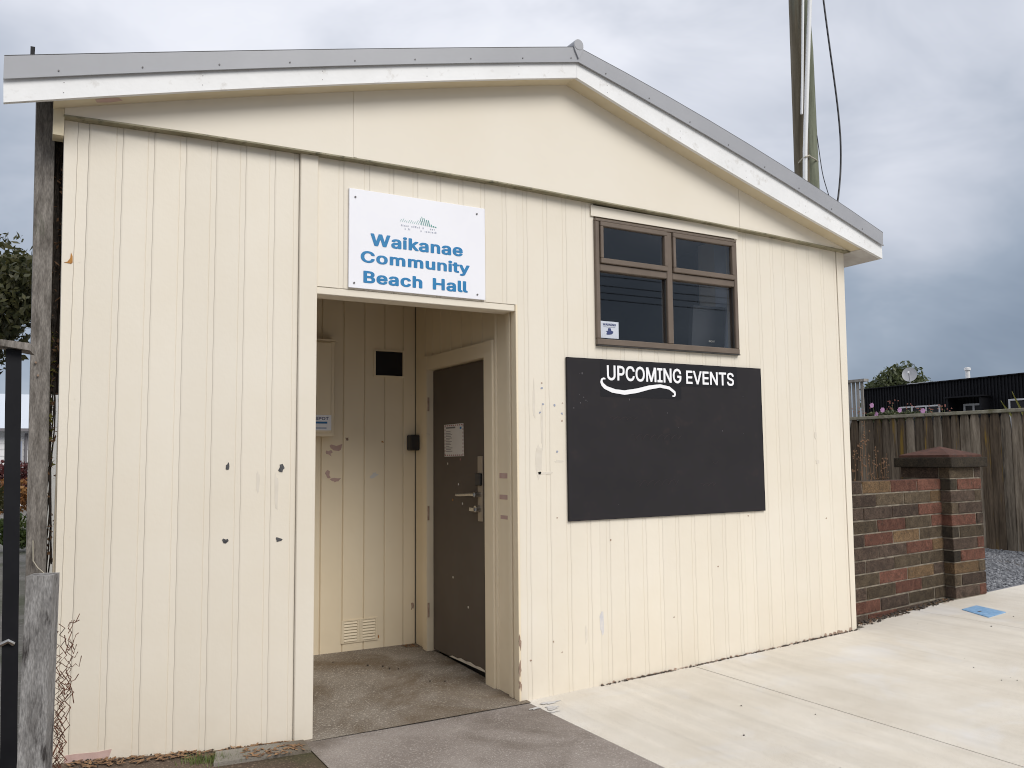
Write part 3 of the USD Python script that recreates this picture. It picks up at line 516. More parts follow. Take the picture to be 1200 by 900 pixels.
for i, (x, z, w, h, mm) in enumerate([(1.755, 1.422, .045, .035, 'primer'), (1.80, 1.462, .075, .045, 'primer'), (1.752, 1.262, .035, .05, 'primer'), (1.805, 1.225, .06, .03, 'primer'), (2.10, 1.26, .05, .05, 'paper'), (1.89, 1.52, .02, .02, 'chip'), (2.16, 1.50, .015, .015, 'rust'), (2.40, .28, .02, .05, 'chip'), (2.13, .09, .018, .022, 'rust')]):
    part(pbw, 'worn_patch', B().prism_y(blob(x, z, w, h, 0, 0, 140+i, 11, 0.6), PB-.0015, PB+.003), mm)
# floor vents
for x0, x1 in ((1.862, 1.985), (2.0, 2.122)):
    z0, z1 = .078, .222
    v = B().box(x0-.008, x0, PB-.008, PB-.0005, z0-.008, z1+.008).box(x1, x1+.006, PB-.008, PB-.0005, z0-.008, z1+.008).box(x0+.0002, x1-.0002, PB-.008, PB-.0005, z1, z1+.008).box(x0+.0002, x1-.0002, PB-.008, PB-.0005, z0-.008, z0)
    vent = part(pbw, 'floor_vent', v, 'porch')
    part(pbw, 'vent_back', B().box(x0, x1, PB-.0012, PB-.0006, z0, z1), 'soffit')
    for k in range(7):
        z = z0+.004+k*.0205
        part(pbw, 'vent_slat', B().hexa([(x0+.014, PB-.009, z), (x1-.014, PB-.009, z), (x1-.014, PB-.003, z+.010), (x0+.014, PB-.003, z+.010), (x0+.014, PB-.008, z+.003), (x1-.014, PB-.008, z+.003), (x1-.014, PB-.002, z+.013), (x0+.014, PB-.002, z+.013)]), 'porch')
    for a, b in ((x0+.0003, x0+.0135), (x1-.0135, x1-.0003)): part(pbw, 'vent_rim', B().box(a, b, PB-.0085, PB-.0014, z0+.0003, z1-.0003), 'porch')

# the door and its frame
FX = PX-.022
df = B()
df.prism_z([(FX+.003, .281), (FX+.10, .281), (FX+.10, .393), (FX, .393), (FX, .284)], -.06, 2.122)
df.prism_z([(FX, 1.288), (FX+.10, 1.288), (FX+.10, 1.364), (FX+.003, 1.364), (FX, 1.361)], -.03, 2.122)
df.box(FX+.001, FX+.10, .3935, 1.2875, 2.022, 2.121)
dfp = part(H, 'door_frame', df, 'porch')
for z in (.24, .93, 1.72):
    part(dfp, 'hinge', B().cyl((FX+.012, 1.283, z), (FX+.012, 1.283, z+.10), .007, 8), 'chip')
DX = PX+.028
dr = part(H, 'door', B().cham(DX, DX+.04, .398, 1.282, .012, 2.016, .003), 'door')
sf = [(-.0008, y, z) for y, z in [(.49, .013), (.50, .024), (.56, .032), (.63, .027), (.70, .036), (.77, .028), (.84, .034), (.90, .022), (.97, .026), (1.02, .013)]]
part(dr, 'scraped_foot', B().add([(DX+a, y, z) for a, y, z in sf]+[(DX+.003, y, z) for a, y, z in sf], [[0, i+1, i, i] for i in range(1, 9)]+[[i, i+1, i+11, i+10] for i in range(9)]), 'grime')
pl = part(dr, 'lock_plate', B().cham(DX-.008, DX+.002, .500, .568, .963, 1.388, .003), 'brass')
part(dr, 'keypad', B().cham(DX-.026, DX-.0085, .498, .572, 1.195, 1.276, .005), 'black')
part(dr, 'handle', B().cyl((DX-.009, .534, 1.137), (DX-.052, .534, 1.137), .016, 12).tube([(DX-.050, .530, 1.137), (DX-.054, .60, 1.137), (DX-.054, .72, 1.131), (DX-.050, .80, 1.128)], [.0125, .012, .011, .010], 10), 'steel', smooth=40)
part(dr, 'lock_cylinder', B().cyl((DX-.0085, .545, 1.045), (DX-.040, .545, 1.045), .022, 12).box(DX-.055, DX-.038, .536, .600, 1.030, 1.052), 'steel', smooth=40)
for i, (y, z, mm) in enumerate([(.86, 1.19, 'paper'), (.95, 1.08, 'rust'), (.80, 1.06, 'paper'), (.83, 1.36, 'paper_red'), (1.03, 1.33, 'grime'), (.95, .55, 'grime'), (.72, .38, 'grime')]):
    part(dr, 'paint_fleck', B().box(DX-.0012, DX+.002, y, y+.012, z, z+.014), mm)

# the window
WX0, WX1, WZ0, WZ1 = 3.010, 4.252, 2.090, 2.918
XM, ZT = 3.625, 2.598
wf = B()
for b in ((WX0, WX1, WZ0, WZ0+.040), (WX0, WX1, WZ1-.020, WZ1)): wf.cham(b[0], b[1], -.022, .05, b[2], b[3], .004)
for x0, x1 in ((WX0, WX0+.032), (WX1-.032, WX1)): wf.cham(x0, x1, -.021, .05, WZ0+.0405, WZ1-.0205, .004)
wf.cham(XM-.024, XM+.024, -.020, .05, WZ0+.041, WZ1-.021, .004)
for x0, x1 in ((WX0+.0325, XM-.0245), (XM+.0245, WX1-.0325)): wf.cham(x0, x1, -.019, .05, ZT-.024, ZT+.022, .004)
win = part(H, 'window', wf, 'bronze')
for x0, x1 in ((WX0+.034, XM-.026), (XM+.026, WX1-.034)):
    z0, z1 = ZT+.024, WZ1-.022; t = .034
    sa = B()
    sa.cham(x0, x1, -.034, -.0, z0, z0+t, .004).cham(x0, x1, -.034, -.0, z1-t*.9, z1, .004).cham(x0, x0+t*.7, -.0335, -.0, z0+t, z1-t*.9, .003).cham(x1-t*.7, x1, -.0335, -.0, z0+t, z1-t*.9, .003)
    part(win, 'sash', sa, 'bronze')
    part(win, 'gasket', B().box(x0-.0015, x1+.0015, .0005, .012, z0-.0015, z0+.002).box(x0-.0015, x0+.002, .0005, .012, z0, z1).box(x1-.002, x1+.0015, .0005, .012, z0, z1), 'sash_dark')
    part(win, 'pane', B().box(x0+t*.7-.004, x1-t*.7+.004, -.016, -.012, z0+t-.004, z1-t*.9+.004), 'glass')
for x0, x1 in ((WX0+.032, XM-.024), (XM+.024, WX1-.032)):
    part(win, 'pane', B().box(x0, x1, .010, .014, WZ0+.040, ZT-.024), 'glass')
    for a, b in ((x0+.0003, x0+.006), (x1-.006, x1-.0003)): part(win, 'gasket', B().box(a, b, -.004, .0095, WZ0+.0413, ZT-.0243), 'sash_dark')
part(H, 'window_head', B().prism_y([(2.985, 2.930), (4.275, 2.930), (4.275, 3.0), (2.985, 3.0)], -.012, .004), 'gable')
part(win, 'sill_flashing', B().box(3.012, 4.250, -.026, .016, 2.0835, 2.0895), 'sash_dark')
# what is behind the glass
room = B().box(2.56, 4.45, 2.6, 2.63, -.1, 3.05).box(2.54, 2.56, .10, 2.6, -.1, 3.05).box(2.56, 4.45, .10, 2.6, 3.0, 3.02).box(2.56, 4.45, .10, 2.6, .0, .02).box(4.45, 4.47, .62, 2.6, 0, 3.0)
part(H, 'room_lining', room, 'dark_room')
part(H, 'room_end_wall', B().box(4.33, 4.36, .292, .465, .02, 2.99), 'beige_room')
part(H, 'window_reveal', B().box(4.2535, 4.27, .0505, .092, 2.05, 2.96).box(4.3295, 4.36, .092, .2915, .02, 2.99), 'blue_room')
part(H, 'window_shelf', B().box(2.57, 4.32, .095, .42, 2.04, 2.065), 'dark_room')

# ------------------------------------------------------------------ things on the hall
S = thing('hall_sign', 'white rectangular sign with blue lettering above the porch opening', 'sign', (1.785, -.02, 2.31))
SYF = -.013
part(S, 'panel', B().cham(1.362, 2.207, SYF, -.0005, 2.310, 2.865, .0015), 'sign_white')
part(S, 'lettering', text_b('Waikanae', 1.482, 2.060, 2.559, .064, SYF-.0002, grow=.0026), 'letter_blue')
part(S, 'lettering', text_b('Community', 1.427, 2.104, 2.460, .059, SYF-.0002, grow=.0026), 'letter_blue')
part(S, 'lettering', text_b('Beach', 1.443, 1.801, 2.346, .062, SYF-.0002, grow=.0026), 'letter_blue'); part(S, 'lettering', text_b('Hall', 1.861, 2.090, 2.346, .062, SYF-.0002, grow=.0026), 'letter_blue')
lg = B()
for k in range(19):
    t = k/18; x = 1.662+t*.218; peak = .018+.040*math.exp(-((t-.70)/.20)**2)+.006*math.sin(k*1.7)
    if t > .85: peak *= .45
    zb = 2.716-.010*t; w = .0022+.0052*max(0, t-.55)/.45
    lg.prism_y([(x, zb), (x+w, zb), (x+w+peak*.45*(1 if t < .6 else -.5), zb+peak*.8), (x+peak*.45*(1 if t < .6 else -.5), zb+peak*.8)], SYF-.0015, SYF-.0002)
part(S, 'emblem', lg, 'logo_green')
lm = B(); r = np.random.default_rng(2)
for row, zz in ((0, 2.690), (1, 2.672)):
    x = 1.668
    while x < 1.888:
        w = .004+.007*r.random()
        if r.random() < .75-.25*row: lm.box(x, x+w*.6, SYF-.0015, SYF-.0002, zz, zz+.006+.005*r.random())
        x += w+.004
part(S, 'small_print', lm, 'logo_grey')
for x, z in ((1.397, 2.818), (2.152, 2.825), (1.393, 2.337), (2.152, 2.338)):
    part(S, 'screw', B().cyl((x, SYF+.001, z), (x, SYF-.004, z), .0055, 8), 'screw')

E = thing('events_board', 'matt black notice board headed in white letters below the window', 'notice board', (3.616, -.02, .981))
EY = -.016
part(E, 'panel', B().cham(2.777, 4.456, EY, -.0005, .981, 1.999, .0015), 'board')
part(E, 'vinyl_strip', B().box(3.031, 4.220, EY-.0008, EY+.002, 1.846, 1.990), 'vinyl'); part(E, 'vinyl_strip', B().box(3.031, 3.70, EY-.0007, EY+.002, 1.757, 1.845), 'vinyl')
part(E, 'lettering', text_b('UPCOMING', 3.083, 3.703, 1.868, .0905, EY-.001), 'letter_white'); part(E, 'lettering', text_b('EVENTS', 3.746, 4.186, 1.866, .086, EY-.001), 'letter_white')
low = [(3.070, 1.877), (3.054, 1.880), (3.036, 1.872), (3.029, 1.850), (3.038, 1.828), (3.059, 1.808), (3.121, 1.785), (3.221, 1.774), (3.323, 1.789), (3.427, 1.815), (3.517, 1.830), (3.593, 1.820), (3.634, 1.796), (3.636, 1.782), (3.620, 1.780)]
upp = [(3.622, 1.771), (3.642, 1.772), (3.652, 1.786), (3.648, 1.808), (3.598, 1.840), (3.518, 1.852), (3.427, 1.842), (3.323, 1.818), (3.221, 1.803), (3.150, 1.807), (3.080, 1.825), (3.052, 1.845), (3.046, 1.860), (3.054, 1.869), (3.068, 1.868)]
part(E, 'swoosh', B().prism_y(low+upp, EY-.0025, EY-.001), 'letter_white')
ch = B(); r = np.random.default_rng(9)
for _ in range(16):
    x = 2.80+r.random()*.12 if r.random() < .6 else 2.8+r.random()*1.6; z = 1.66+r.random()*.30 if r.random() < .6 else 1.0+r.random()*.95
    ch.box(x, x+.002+.002*r.random(), EY-.0006, EY+.001, z, z+.002+.010*r.random()**2)
part(E, 'chalk_specks', ch, 'ink', kind='stuff')
# ghost of old chalk writing
def scrawl(x, z, w, h, n, seed):
    rr = np.random.default_rng(seed); t = np.linspace(0, 1, n*6)
    return np.c_[x+w*t+.012*np.sin(t*n*6.28), np.full(len(t), EY-.0002), z+h*.5*np.sin(t*n*6.28+.8)*(0.5+.5*rr.random(len(t)))]
for i, (x, z, w, h, n) in enumerate([(3.27, 1.50, .42, .05, 7), (3.30, 1.20, .36, .05, 6), (3.85, 1.18, .14, .03, 3), (3.10, 1.62, .22, .03, 4)]): part(E, 'old_chalk', B().tube(scrawl(x, z, w, h, n, i), .0007, 4), 'ghost')
part(E, 'old_chalk', B().tube([(3.99+.028*math.cos(a), EY-.0002, 1.352+.030*math.sin(a)) for a in np.linspace(3.4, 6.0, 9)], .0007, 4), 'ghost')



N = thing('window_sticker', 'small white warning sticker inside the lower left window pane', 'sticker', (3.17, .02, 2.16))
part(N, 'label_sheet', B().box(3.060, 3.208, .0150, .0156, 2.142, 2.252), 'sign_white')
# the sticker is read through the glass, so its print faces the street
part(N, 'print', text_b('WARNING', 3.082, 3.186, 2.224, .014, .0150), 'navy')
ic = B().prism_y(blob(3.134, 2.178, .052, .026, 0, 0, 7, 12, .3), .0137, .0149); ic.prism_y([(3.120, 2.19), (3.148, 2.19), (3.144, 2.208), (3.124, 2.208)], .0137, .0149)
for k in range(3): ic.box(3.085, 3.18-.02*k, .0137, .0149, 2.214-k*.0001-.0, 2.2155) if k == 0 else None
part(N, 'print', ic, 'navy')

K = thing('monitor', 'back of a dark computer monitor standing inside the right window pane', 'monitor', (4.19, .25, 2.066))
mb = trimesh.creation.box((.285, .045, .30)); mb.apply_transform(trimesh.transformations.rotation_matrix(.12, (1, 0, 0)))
mb.apply_transform(trimesh.transformations.rotation_matrix(-.12, (0, 0, 1))); mb.apply_translation((4.165, .215, 2.315))
M['monitor'] = mat('monitor_plastic', (0.035, 0.036, 0.04), rough=0.5)
part(K, 'casing', mb, 'monitor'); part(K, 'stand', B().cham(4.12, 4.24, .17, .33, 2.0665, 2.078, .003).box(4.165, 4.20, .235, .26, 2.078, 2.20), 'monitor')
part(K, 'badge', text_b('acer', 4.155, 4.215, 2.20, .016, .190), 'grime')

A = thing('meter_box', 'cream meter box on the left of the porch back wall', 'meter box', (1.6, PB, 1.54))
part(A, 'casing', B().cham(1.35, 1.765, PB-.095, PB-.0005, 1.537, 2.215, .006), 'porch')
part(A, 'lid', B().cham(1.362, 1.735, PB-.110, PB-.0955, 1.56, 2.205, .005), 'porch')
part(A, 'rain_lip', B().box(1.34, 1.772, PB-.118, PB-.001, 2.2155, 2.226), 'porch')
NS = thing('porch_notice', 'white printed notice fixed to the meter box in the porch', 'notice', (1.62, PB-.12, 1.575))
part(NS, 'sheet', B().box(1.46, 1.734, PB-.1125, PB-.1103, 1.579, 1.687), 'sign_white')
part(NS, 'print', text_b('T SPOT', 1.585, 1.715, 1.652, .020, PB-.1126), 'navy')
pr = B().box(1.49, 1.705, PB-.1133, PB-.1126, 1.626, 1.640); pr.box(1.50, 1.60, PB-.1133, PB-.1126, 1.592, 1.598).box(1.615, 1.70, PB-.1133, PB-.1126, 1.592, 1.598)
part(NS, 'print', pr, 'ink_blue')
part(A, 'shadow_gap', B().box(1.48, 1.742, PB-.107, PB-.0955, 1.5375, 1.5595), 'porch')
single('door_buzzer', B().cham(2.352, 2.4265, 1.455, 1.535, 1.435, 1.553, .008), 'black', 'small black buzzer box on the porch wall left of the door', 'door buzzer')
PN = thing('door_notice', 'white paper notice with a red dashed border taped to the brown door', 'notice', (DX, .93, 1.386))
part(PN, 'sheet', B().hexa([(DX-.0016, .777, 1.389), (DX-.0016, 1.084, 1.386), (DX-.0008, 1.084, 1.386), (DX-.0008, .777, 1.389), (DX-.0016, .785, 1.613), (DX-.0016, 1.092, 1.612), (DX-.0008, 1.092, 1.612), (DX-.0008, .785, 1.613)]), 'paper')
rd, bk = B(), B()
for k in range(9):
    y = .80+k*.0325; z = 1.395+k*.0245
    if y < 1.07: rd.box(DX-.0021, DX-.0016, y, y+.018, 1.392, 1.400); rd.box(DX-.0021, DX-.0016, y, y+.018, 1.600, 1.608)
    if z < 1.60: rd.box(DX-.0021, DX-.0016, .787, .795, z, z+.013); rd.box(DX-.0021, DX-.0016, 1.072, 1.080, z, z+.013)
r = np.random.default_rng(4)
bk.box(DX-.0021, DX-.0016, .91, 1.06, 1.583, 1.594)
for k in range(13): bk.box(DX-.0021, DX-.0016, 1.06-(.05+.055*r.random()), 1.06, 1.422+k*.0115, 1.426+k*.0115)
part(PN, 'border', rd, 'paper_red'); part(PN, 'print', bk, 'ink'); part(PN, 'print', B().box(DX-.0021, DX-.0016, .812, .838, 1.575, 1.590), 'ink_blue')

# ------------------------------------------------------------------ posts on the left
def lean(b0, b1, z0, z1):   # two plan outlines
    return B().hexa([(x, y, z0) for x, y in b0]+[(x, y, z1) for x, y in b1])
tp = thing('tall_timber_post', 'tall weathered grey timber post standing against the hall corner', 'post', (-.08, .15, .05))
part(tp, 'shaft', lean([(-.104, .10), (-.022, .10), (-.022, .20), (-.104, .20)], [(-.147, .10), (-.068, .10), (-.0685, .20), (-.150, .20)], .02, 3.14), 'postdark')
part(tp, 'nail', B().cyl((-.108, .10, 1.84), (-.108, .085, 1.838), .005, 7), 'chip'); part(tp, 'nail', B().cyl((-.097, .10, 1.78), (-.097, .085, 1.778), .005, 7), 'chip')
part(tp, 'wire', B().tube([(-.092, .095, 1.02), (-.088, .08, .93), (-.07, .07, .90), (-.03, .06, .86)], .0025, 5), 'strap')
vb = thing('dead_vine', 'dry dead vine and moss in the gap between tall post and hall', 'plant', (-.03, .2, .9))
r = np.random.default_rng(21); st, lv, ms_ = B(), B(), B()
for k in range(16):
    z = np.linspace((.75 if k < 7 else 1.7)+.15*r.random(), 2.95, 30); st.tube(np.c_[-.045+.004*(k % 7)*.8+.008*np.sin(z*9+k)-.009*(z-1.5), .17+.03*r.random(30), z], .0035, 5)
for k in range(110):
    z = .9+2.0*r.random(); x = -.035+.02*r.random()-.011*(z-1.5); p = np.array([x, .14+.06*r.random(), z]); d = r.normal(size=3)*.012; e = r.normal(size=3)*.008
    lv.add([p, p+d, p+d+e, p+e], [[0, 1, 2], [0, 2, 3]])
for k in range(260):
    z = 1.35+.65*r.random(); x = -.048+.022*r.random()-.011*(z-1.5); p = np.array([x, .16+.05*r.random(), z]); d = r.normal(size=3)*.009; e = r.normal(size=3)*.009
    ms_.add([p, p+d, p+e], [[0, 1, 2]])
part(vb, 'stem', st, 'twig'); part(vb, 'dry_leaves', lv, 'dry', kind='stuff'); part(vb, 'moss', ms_, 'leaf_yellow', kind='stuff')
single('orange_board', B().box(.004-.02, .050-.045, 2.9, 2.95, .05, .93), 'terra2', 'orange board standing beside the hall side wall behind the tall post', 'board')
sp = thing('short_timber_post', 'short weathered grey timber fence post with rusty netting beside it', 'post', (-.09, -1.68, .05))
part(sp, 'shaft', lean([(-.133, -1.70), (-.064, -1.72), (-.044, -1.66), (-.113, -1.64)], [(-.123, -1.70), (-.060, -1.72), (-.041, -1.66), (-.104, -1.64)], .03, 1.068), 'postwood')
nt = B(); r = np.random.default_rng(8)
for k in range(9):
    zt = .945-.03*r.random() if k % 3 == 0 else .90-.26*r.random(); z = np.arange(.08, zt, .017+.003*r.random()); n = len(z); ph = r.random()*6
    drift = np.cumsum(r.normal(size=n))*.0011; drift -= np.linspace(drift[0], drift[-1], n)
    x = -.040+.0052*k*np.interp(z, [0.3, .50, .70, .95], [.30, .50, .72, .95]) + .0085*np.where(np.arange(n) % 2, 1, -1)*(.5+.8*r.random(n)) + drift + .006*np.sin(z*17+ph)
    nt.tube(np.c_[x, -1.640+.014*np.sin(z*23+ph)+.010*r.normal(size=n), z+.004*r.normal(size=n)], .0013, 4, cap=False)
for k in range(12):
    z0 = .72+.22*r.random(); p = np.array([-.03+.02*r.random(), -1.64, z0]); q = [p]
    for _ in range(4): p = p+[.008*r.random()+.003, .006*r.normal(), .016*r.normal()]; q.append(p)
    nt.tube(q, .0013, 4, cap=False)
single('wire_netting', nt, 'mesh_rust', 'rusty crumpled wire netting hanging from the short grey post', 'netting')
gp = thing('black_gate_post', 'slim black steel post with a weathered timber cap at left edge', 'post', (-.17, -.88, .05))
part(gp, 'shaft', lean([(-.168, -.90), (-.117, -.90), (-.117, -.85), (-.168, -.85)], [(-.2095, -.90), (-.160, -.90), (-.160, -.85), (-.2095, -.85)], .03, 1.782), 'blacksteel')
part(gp, 'cap_rail', B().hexa([(-.235, -.94, 1.790), (-.135, -.94, 1.776), (-.118, -.76, 1.778), (-.235, -.80, 1.792), (-.235, -.94, 1.812), (-.135, -.94, 1.802), (-.118, -.76, 1.803), (-.235, -.80, 1.814)]), 'postdark')
part(gp, 'bracket', B().tube([(-.19, -.90, .745), (-.165, -.915, .76), (-.15, -.905, .745)], .008, 6), 'steel')
tg = thing('timber_gate', 'brown board gate hung on the black post, cut by frame edge', 'gate', (-.7, -.8, .1))
for k in range(7): part(tg, 'board', B().cham(-.245-.105*(k+1), -.245-.105*k-.004, -.845, -.82, .10, 1.60+.0*k, .003), 'postdark')
part(tg, 'rail', B().cham(-.98, -.245, -.82, -.775, 1.45, 1.53, .004), 'postdark'); part(tg, 'rail', B().cham(-.98, -.245, -.82, -.775, .30, .38, .004), 'postdark')

# ------------------------------------------------------------------ brick wall and pier
th = .12; du = np.array([math.cos(th), math.sin(th)]); dn = np.array([-math.sin(th), math.cos(th)])   # along the wall, and away from the street
P0 = np.array([5.5, .12])
BWt = thing('brick_wall', 'low brown brick wall with capped pier between hall and driveway', 'wall', (5.5, .12, .05))
def ubox(u0, u1, w0, w1, z0, z1, p0=P0, d=du, n=dn, jit=None, c=.004):
    b = B().cham(u0, u1, w0, w1, z0, z1, c); v = b.v[0]
    if jit is not None: v = v + jit.normal(size=3)*[.0012, .0018, .0010]
    xy = p0 + v[:, :1]*d + v[:, 1:2]*n
    b.v[0] = np.c_[xy, v[:, 2]]; return b
rb = np.random.default_rng(31)
CH = .1045; ztop = 1.150
core = ubox(-.10, 1.47, .006, .195, -.1, ztop-.012); part(BWt, 'mortar_core', core, 'mortar')
rows = ['DTRR', 'DOOT', 'DDDR', 'OROR', 'DRTO', 'DDRT', 'DDOO', 'ORTD', 'DORO', 'RDOO', 'DRDO']
for i, row in enumerate(rows):
    z1 = ztop-i*CH; z0 = z1-CH+.011
    J = [-.22, .215, .645, 1.07, 1.49] if i % 2 == 0 else [-.10, .41, .845, 1.28, 1.49]
    for k, (a, b) in enumerate(zip(J, J[1:])):
        b = min(b, 1.488)
        if b-a < .04: continue
        part(BWt, 'brick', ubox(max(a, -.12)+.005, b-.005, 0, .10, z0, z1, jit=rb), 'brick_'+row[min(k, 3)])
        part(BWt, 'brick', ubox(max(a, -.12)+.005, b-.005, .105, .20, z0, z1, jit=rb), 'brick_D') if i == 0 else None
Q0 = np.array([6.956, .201]); pd, pn = np.array([1.0, .03]), np.array([-.03, 1.0]); PW, PD = .482, .47
part(BWt, 'mortar_core', ubox(.008, PW-.008, .008, PD-.008, -.1, 1.247, Q0, pd, pn), 'mortar')
prow = ['OD', 'RO', 'DO', 'DO', 'RD', 'OD', 'DR', 'RG', 'TO', 'DR', 'DR', 'DD']
for i, row in enumerate(prow):
    z1 = 1.249-i*CH; z0 = z1-CH+.011; odd = i % 2
    t = .100
    # pinwheel bond: four bricks round the core
    segs = [((0, PW-t-.010, 0, t), 'front'), ((PW-t, PW, 0, PD-t-.010), 'right'), ((t+.010, PW, PD-t, PD), 'back'), ((0, t, t+.010, PD), 'left')] if odd == 0 else \
           [((t+.010, PW, 0, t), 'front'), ((0, t, 0, PD-t-.010), 'left'), ((0, PW-t-.010, PD-t, PD), 'back'), ((PW-t, PW, t+.010, PD), 'right')]
    for (a, b, c, d), where in segs:
        mm = row[0] if where == 'front' else row[1] if where == 'right' and odd == 0 else ('G' if i % 3 else 'D') if where in ('left', 'back') else 'D'
        if where == 'left' and odd: mm = 'G' if rb.random() < .6 else 'O'
        part(BWt, 'brick', ubox(a, b, c, d, z0, z1, Q0, pd, pn, rb), 'brick_'+mm)
part(BWt, 'pier_slab', ubox(-.045, PW+.045, -.045, PD+.045, 1.2495, 1.338, Q0, pd, pn, c=.006), 'brick_G')
cc = lambda u, w, z: (Q0[0]+u*pd[0]+w*pn[0], Q0[1]+u*pd[1]+w*pn[1], z)
pc = B().add([cc(-.010, -.010, 1.339), cc(PW+.010, -.010, 1.339), cc(PW+.010, PD+.010, 1.339), cc(-.010, PD+.010, 1.339), cc(-.010, -.010, 1.360), cc(PW+.010, -.010, 1.360), cc(PW+.010, PD+.010, 1.360), cc(-.010, PD+.010, 1.360), cc(PW/2, PD/2, 1.438)],
    np.array([[0, 1, 5], [0, 5, 4], [1, 2, 6], [1, 6, 5], [2, 3, 7], [2, 7, 6], [3, 0, 4], [3, 4, 7], [4, 5, 8], [5, 6, 8], [6, 7, 8], [7, 4, 8], [0, 3, 2], [0, 2, 1]]))
part(BWt, 'pier_cap', pc, 'terracotta')

# ------------------------------------------------------------------ paling fence
Fn = thing('paling_fence', 'weathered grey timber paling fence behind the brick wall', 'fence', (10.8, 3, .1))
r = np.random.default_rng(77); y = .6; k = 0
while y < 6.2:
    w = .120+.022*r.random(); f = 10.800-.007*r.random(); b_ = f+.018; zb = .128; e = [.010*r.random() for _ in range(6)]
    poly = [(y+e[0]*.5, zb), (y+w-e[1]*.5, zb), (y+w, 1.0), (y+w-e[2]*.5, 1.70), (y+w*.93, 1.83), (y+w*.80, 1.886), (y+w*.20, 1.886), (y+w*.08, 1.82), (y+e[3]*.5, 1.68), (y, 1.0)]
    m = trimesh.creation.extrude_polygon(sg.Polygon(poly), .018, engine='earcut'); v = np.array(m.vertices)
    part(Fn, 'paling', B().add(np.c_[f+v[:, 2], v[:, 0], v[:, 1]], m.faces), 'paling_%d' % r.choice([0, 0, 1, 1, 2, 2]))
    y += w+.001+.005*r.random(); k += 1
xsr = np.linspace(.6, 6.2, 9)
for a, b in ((.6, 3.0), (3.004, 6.2)):
    part(Fn, 'capping_rail', B().cham(10.765, 10.90, a, b, 1.888, 1.934, .006), 'rail')
part(Fn, 'rail', B().box(10.82, 10.87, .6, 6.2, .45, .52), 'paling_2'); part(Fn, 'rail', B().box(10.82, 10.87, .6, 6.2, 1.55, 1.62), 'paling_2')
for yy in (.7, 2.4, 4.1, 5.8): part(Fn, 'post', B().box(10.87, 10.96, yy, yy+.09, 0, 1.88), 'paling_2')
Sc = thing('slatted_screen', 'tall grey slatted timber screen with cap rail behind the fence', 'screen', (12.2, 5.6, .1))
for k in range(12): part(Sc, 'slat', B().box(12.2, 12.22, 5.09+k*.085, 5.09+k*.085+.05, .1, 2.60), 'slat')
part(Sc, 'cap_rail', B().box(12.16, 12.28, 5.03, 6.2, 2.60, 2.645), 'slat'); part(Sc, 'rail', B().box(12.222, 12.26, 5.06, 6.2, 1.4, 1.5), 'slat')

# ------------------------------------------------------------------ plants over the fence
def leaves(n, centre, rad, size, seed, clumps=10, flat=1.0):
    r = np.random.default_rng(seed); c = r.normal(size=(clumps, 3)); c /= np.linalg.norm(c, axis=1, keepdims=True); c *= r.random((clumps, 1))**.4*.72
    b = B(); k = r.integers(0, clumps, n)
    p = r.normal(size=(n, 3)); p /= np.linalg.norm(p, axis=1, keepdims=True); p *= (.55+.45*r.random((n, 1)))*(.28+.22*r.random((clumps, 1)))[k]
    p = (p+c[k])*np.asarray(rad)+np.asarray(centre)
    u = r.normal(size=(n, 3)); u /= np.linalg.norm(u, axis=1, keepdims=True); w = np.cross(u, r.normal(size=(n, 3))); w /= np.linalg.norm(w, axis=1, keepdims=True)
    s = size*(.6+.8*r.random((n, 1))); a, e = u*s, w*s*.45
    v = np.stack([p-a, p+e, p+a, p-e], 1).reshape(-1, 3); i = np.arange(n)*4
    b.add(v, np.vstack([np.c_[i, i+1, i+2], np.c_[i, i+2, i+3]])); return b
fl = thing('flowering_plant', 'pink flowered plant straggling over the top of the paling fence', 'flowering plant', (11.1, 3.9, .1))
r = np.random.default_rng(13); stm, bud = B(), B()
spots = [(4.10, 2.115, 1), (3.908, 2.032, 1), (4.021, 1.974, 1), (3.611, 2.016, 1), (3.246, 1.986, 1), (4.35, 2.05, 0), (3.75, 2.12, 0), (3.80, 2.08, 0), (3.45, 2.06, 0), (2.98, 2.04, 0), (4.2, 2.0, 0), (3.15, 2.0, 0), (3.35, 1.99, 0), (2.95, 1.99, 0)]
for y, z, f in spots:
    x = 11.1+.04*r.random(); stm.tube([(x, y-.05, 1.2), (x+.02, y-.02, 1.7), (x, y, z)], [.007, .006, .004], 5)
    if f:
        fb = B()
        for q in range(7):
            a = q*.9+r.random()*.3; c, s = math.cos(a), math.sin(a); o = np.array([x-.025, y, z]); u = np.array([-.2, c, s])*.042; w = np.array([0, -s, c])*.020
            fb.add([o, o+u*.6+w, o+u, o+u*.6-w], [[0, 1, 2], [0, 2, 3]])
        part(fl, 'flower', fb, 'petal')
    for q in range(7):
        o = np.array([x, y, z])+r.normal(size=3)*.035; bud.mesh(trimesh.creation.icosphere(0, .010).apply_translation(o)) if not f else None
part(fl, 'stem', stm, 'leaf_green'); part(fl, 'buds', bud, 'bud', kind='stuff')
part(fl, 'foliage', leaves(1100, (11.12, 3.75, 1.92), (.10, .80, .10), .022, 14, 16), 'leaf_olive', kind='stuff')
fx = thing('flax_plant', 'yellow green flax with pointed leaves behind the fence', 'plant', (11.5, 2.1, .1))
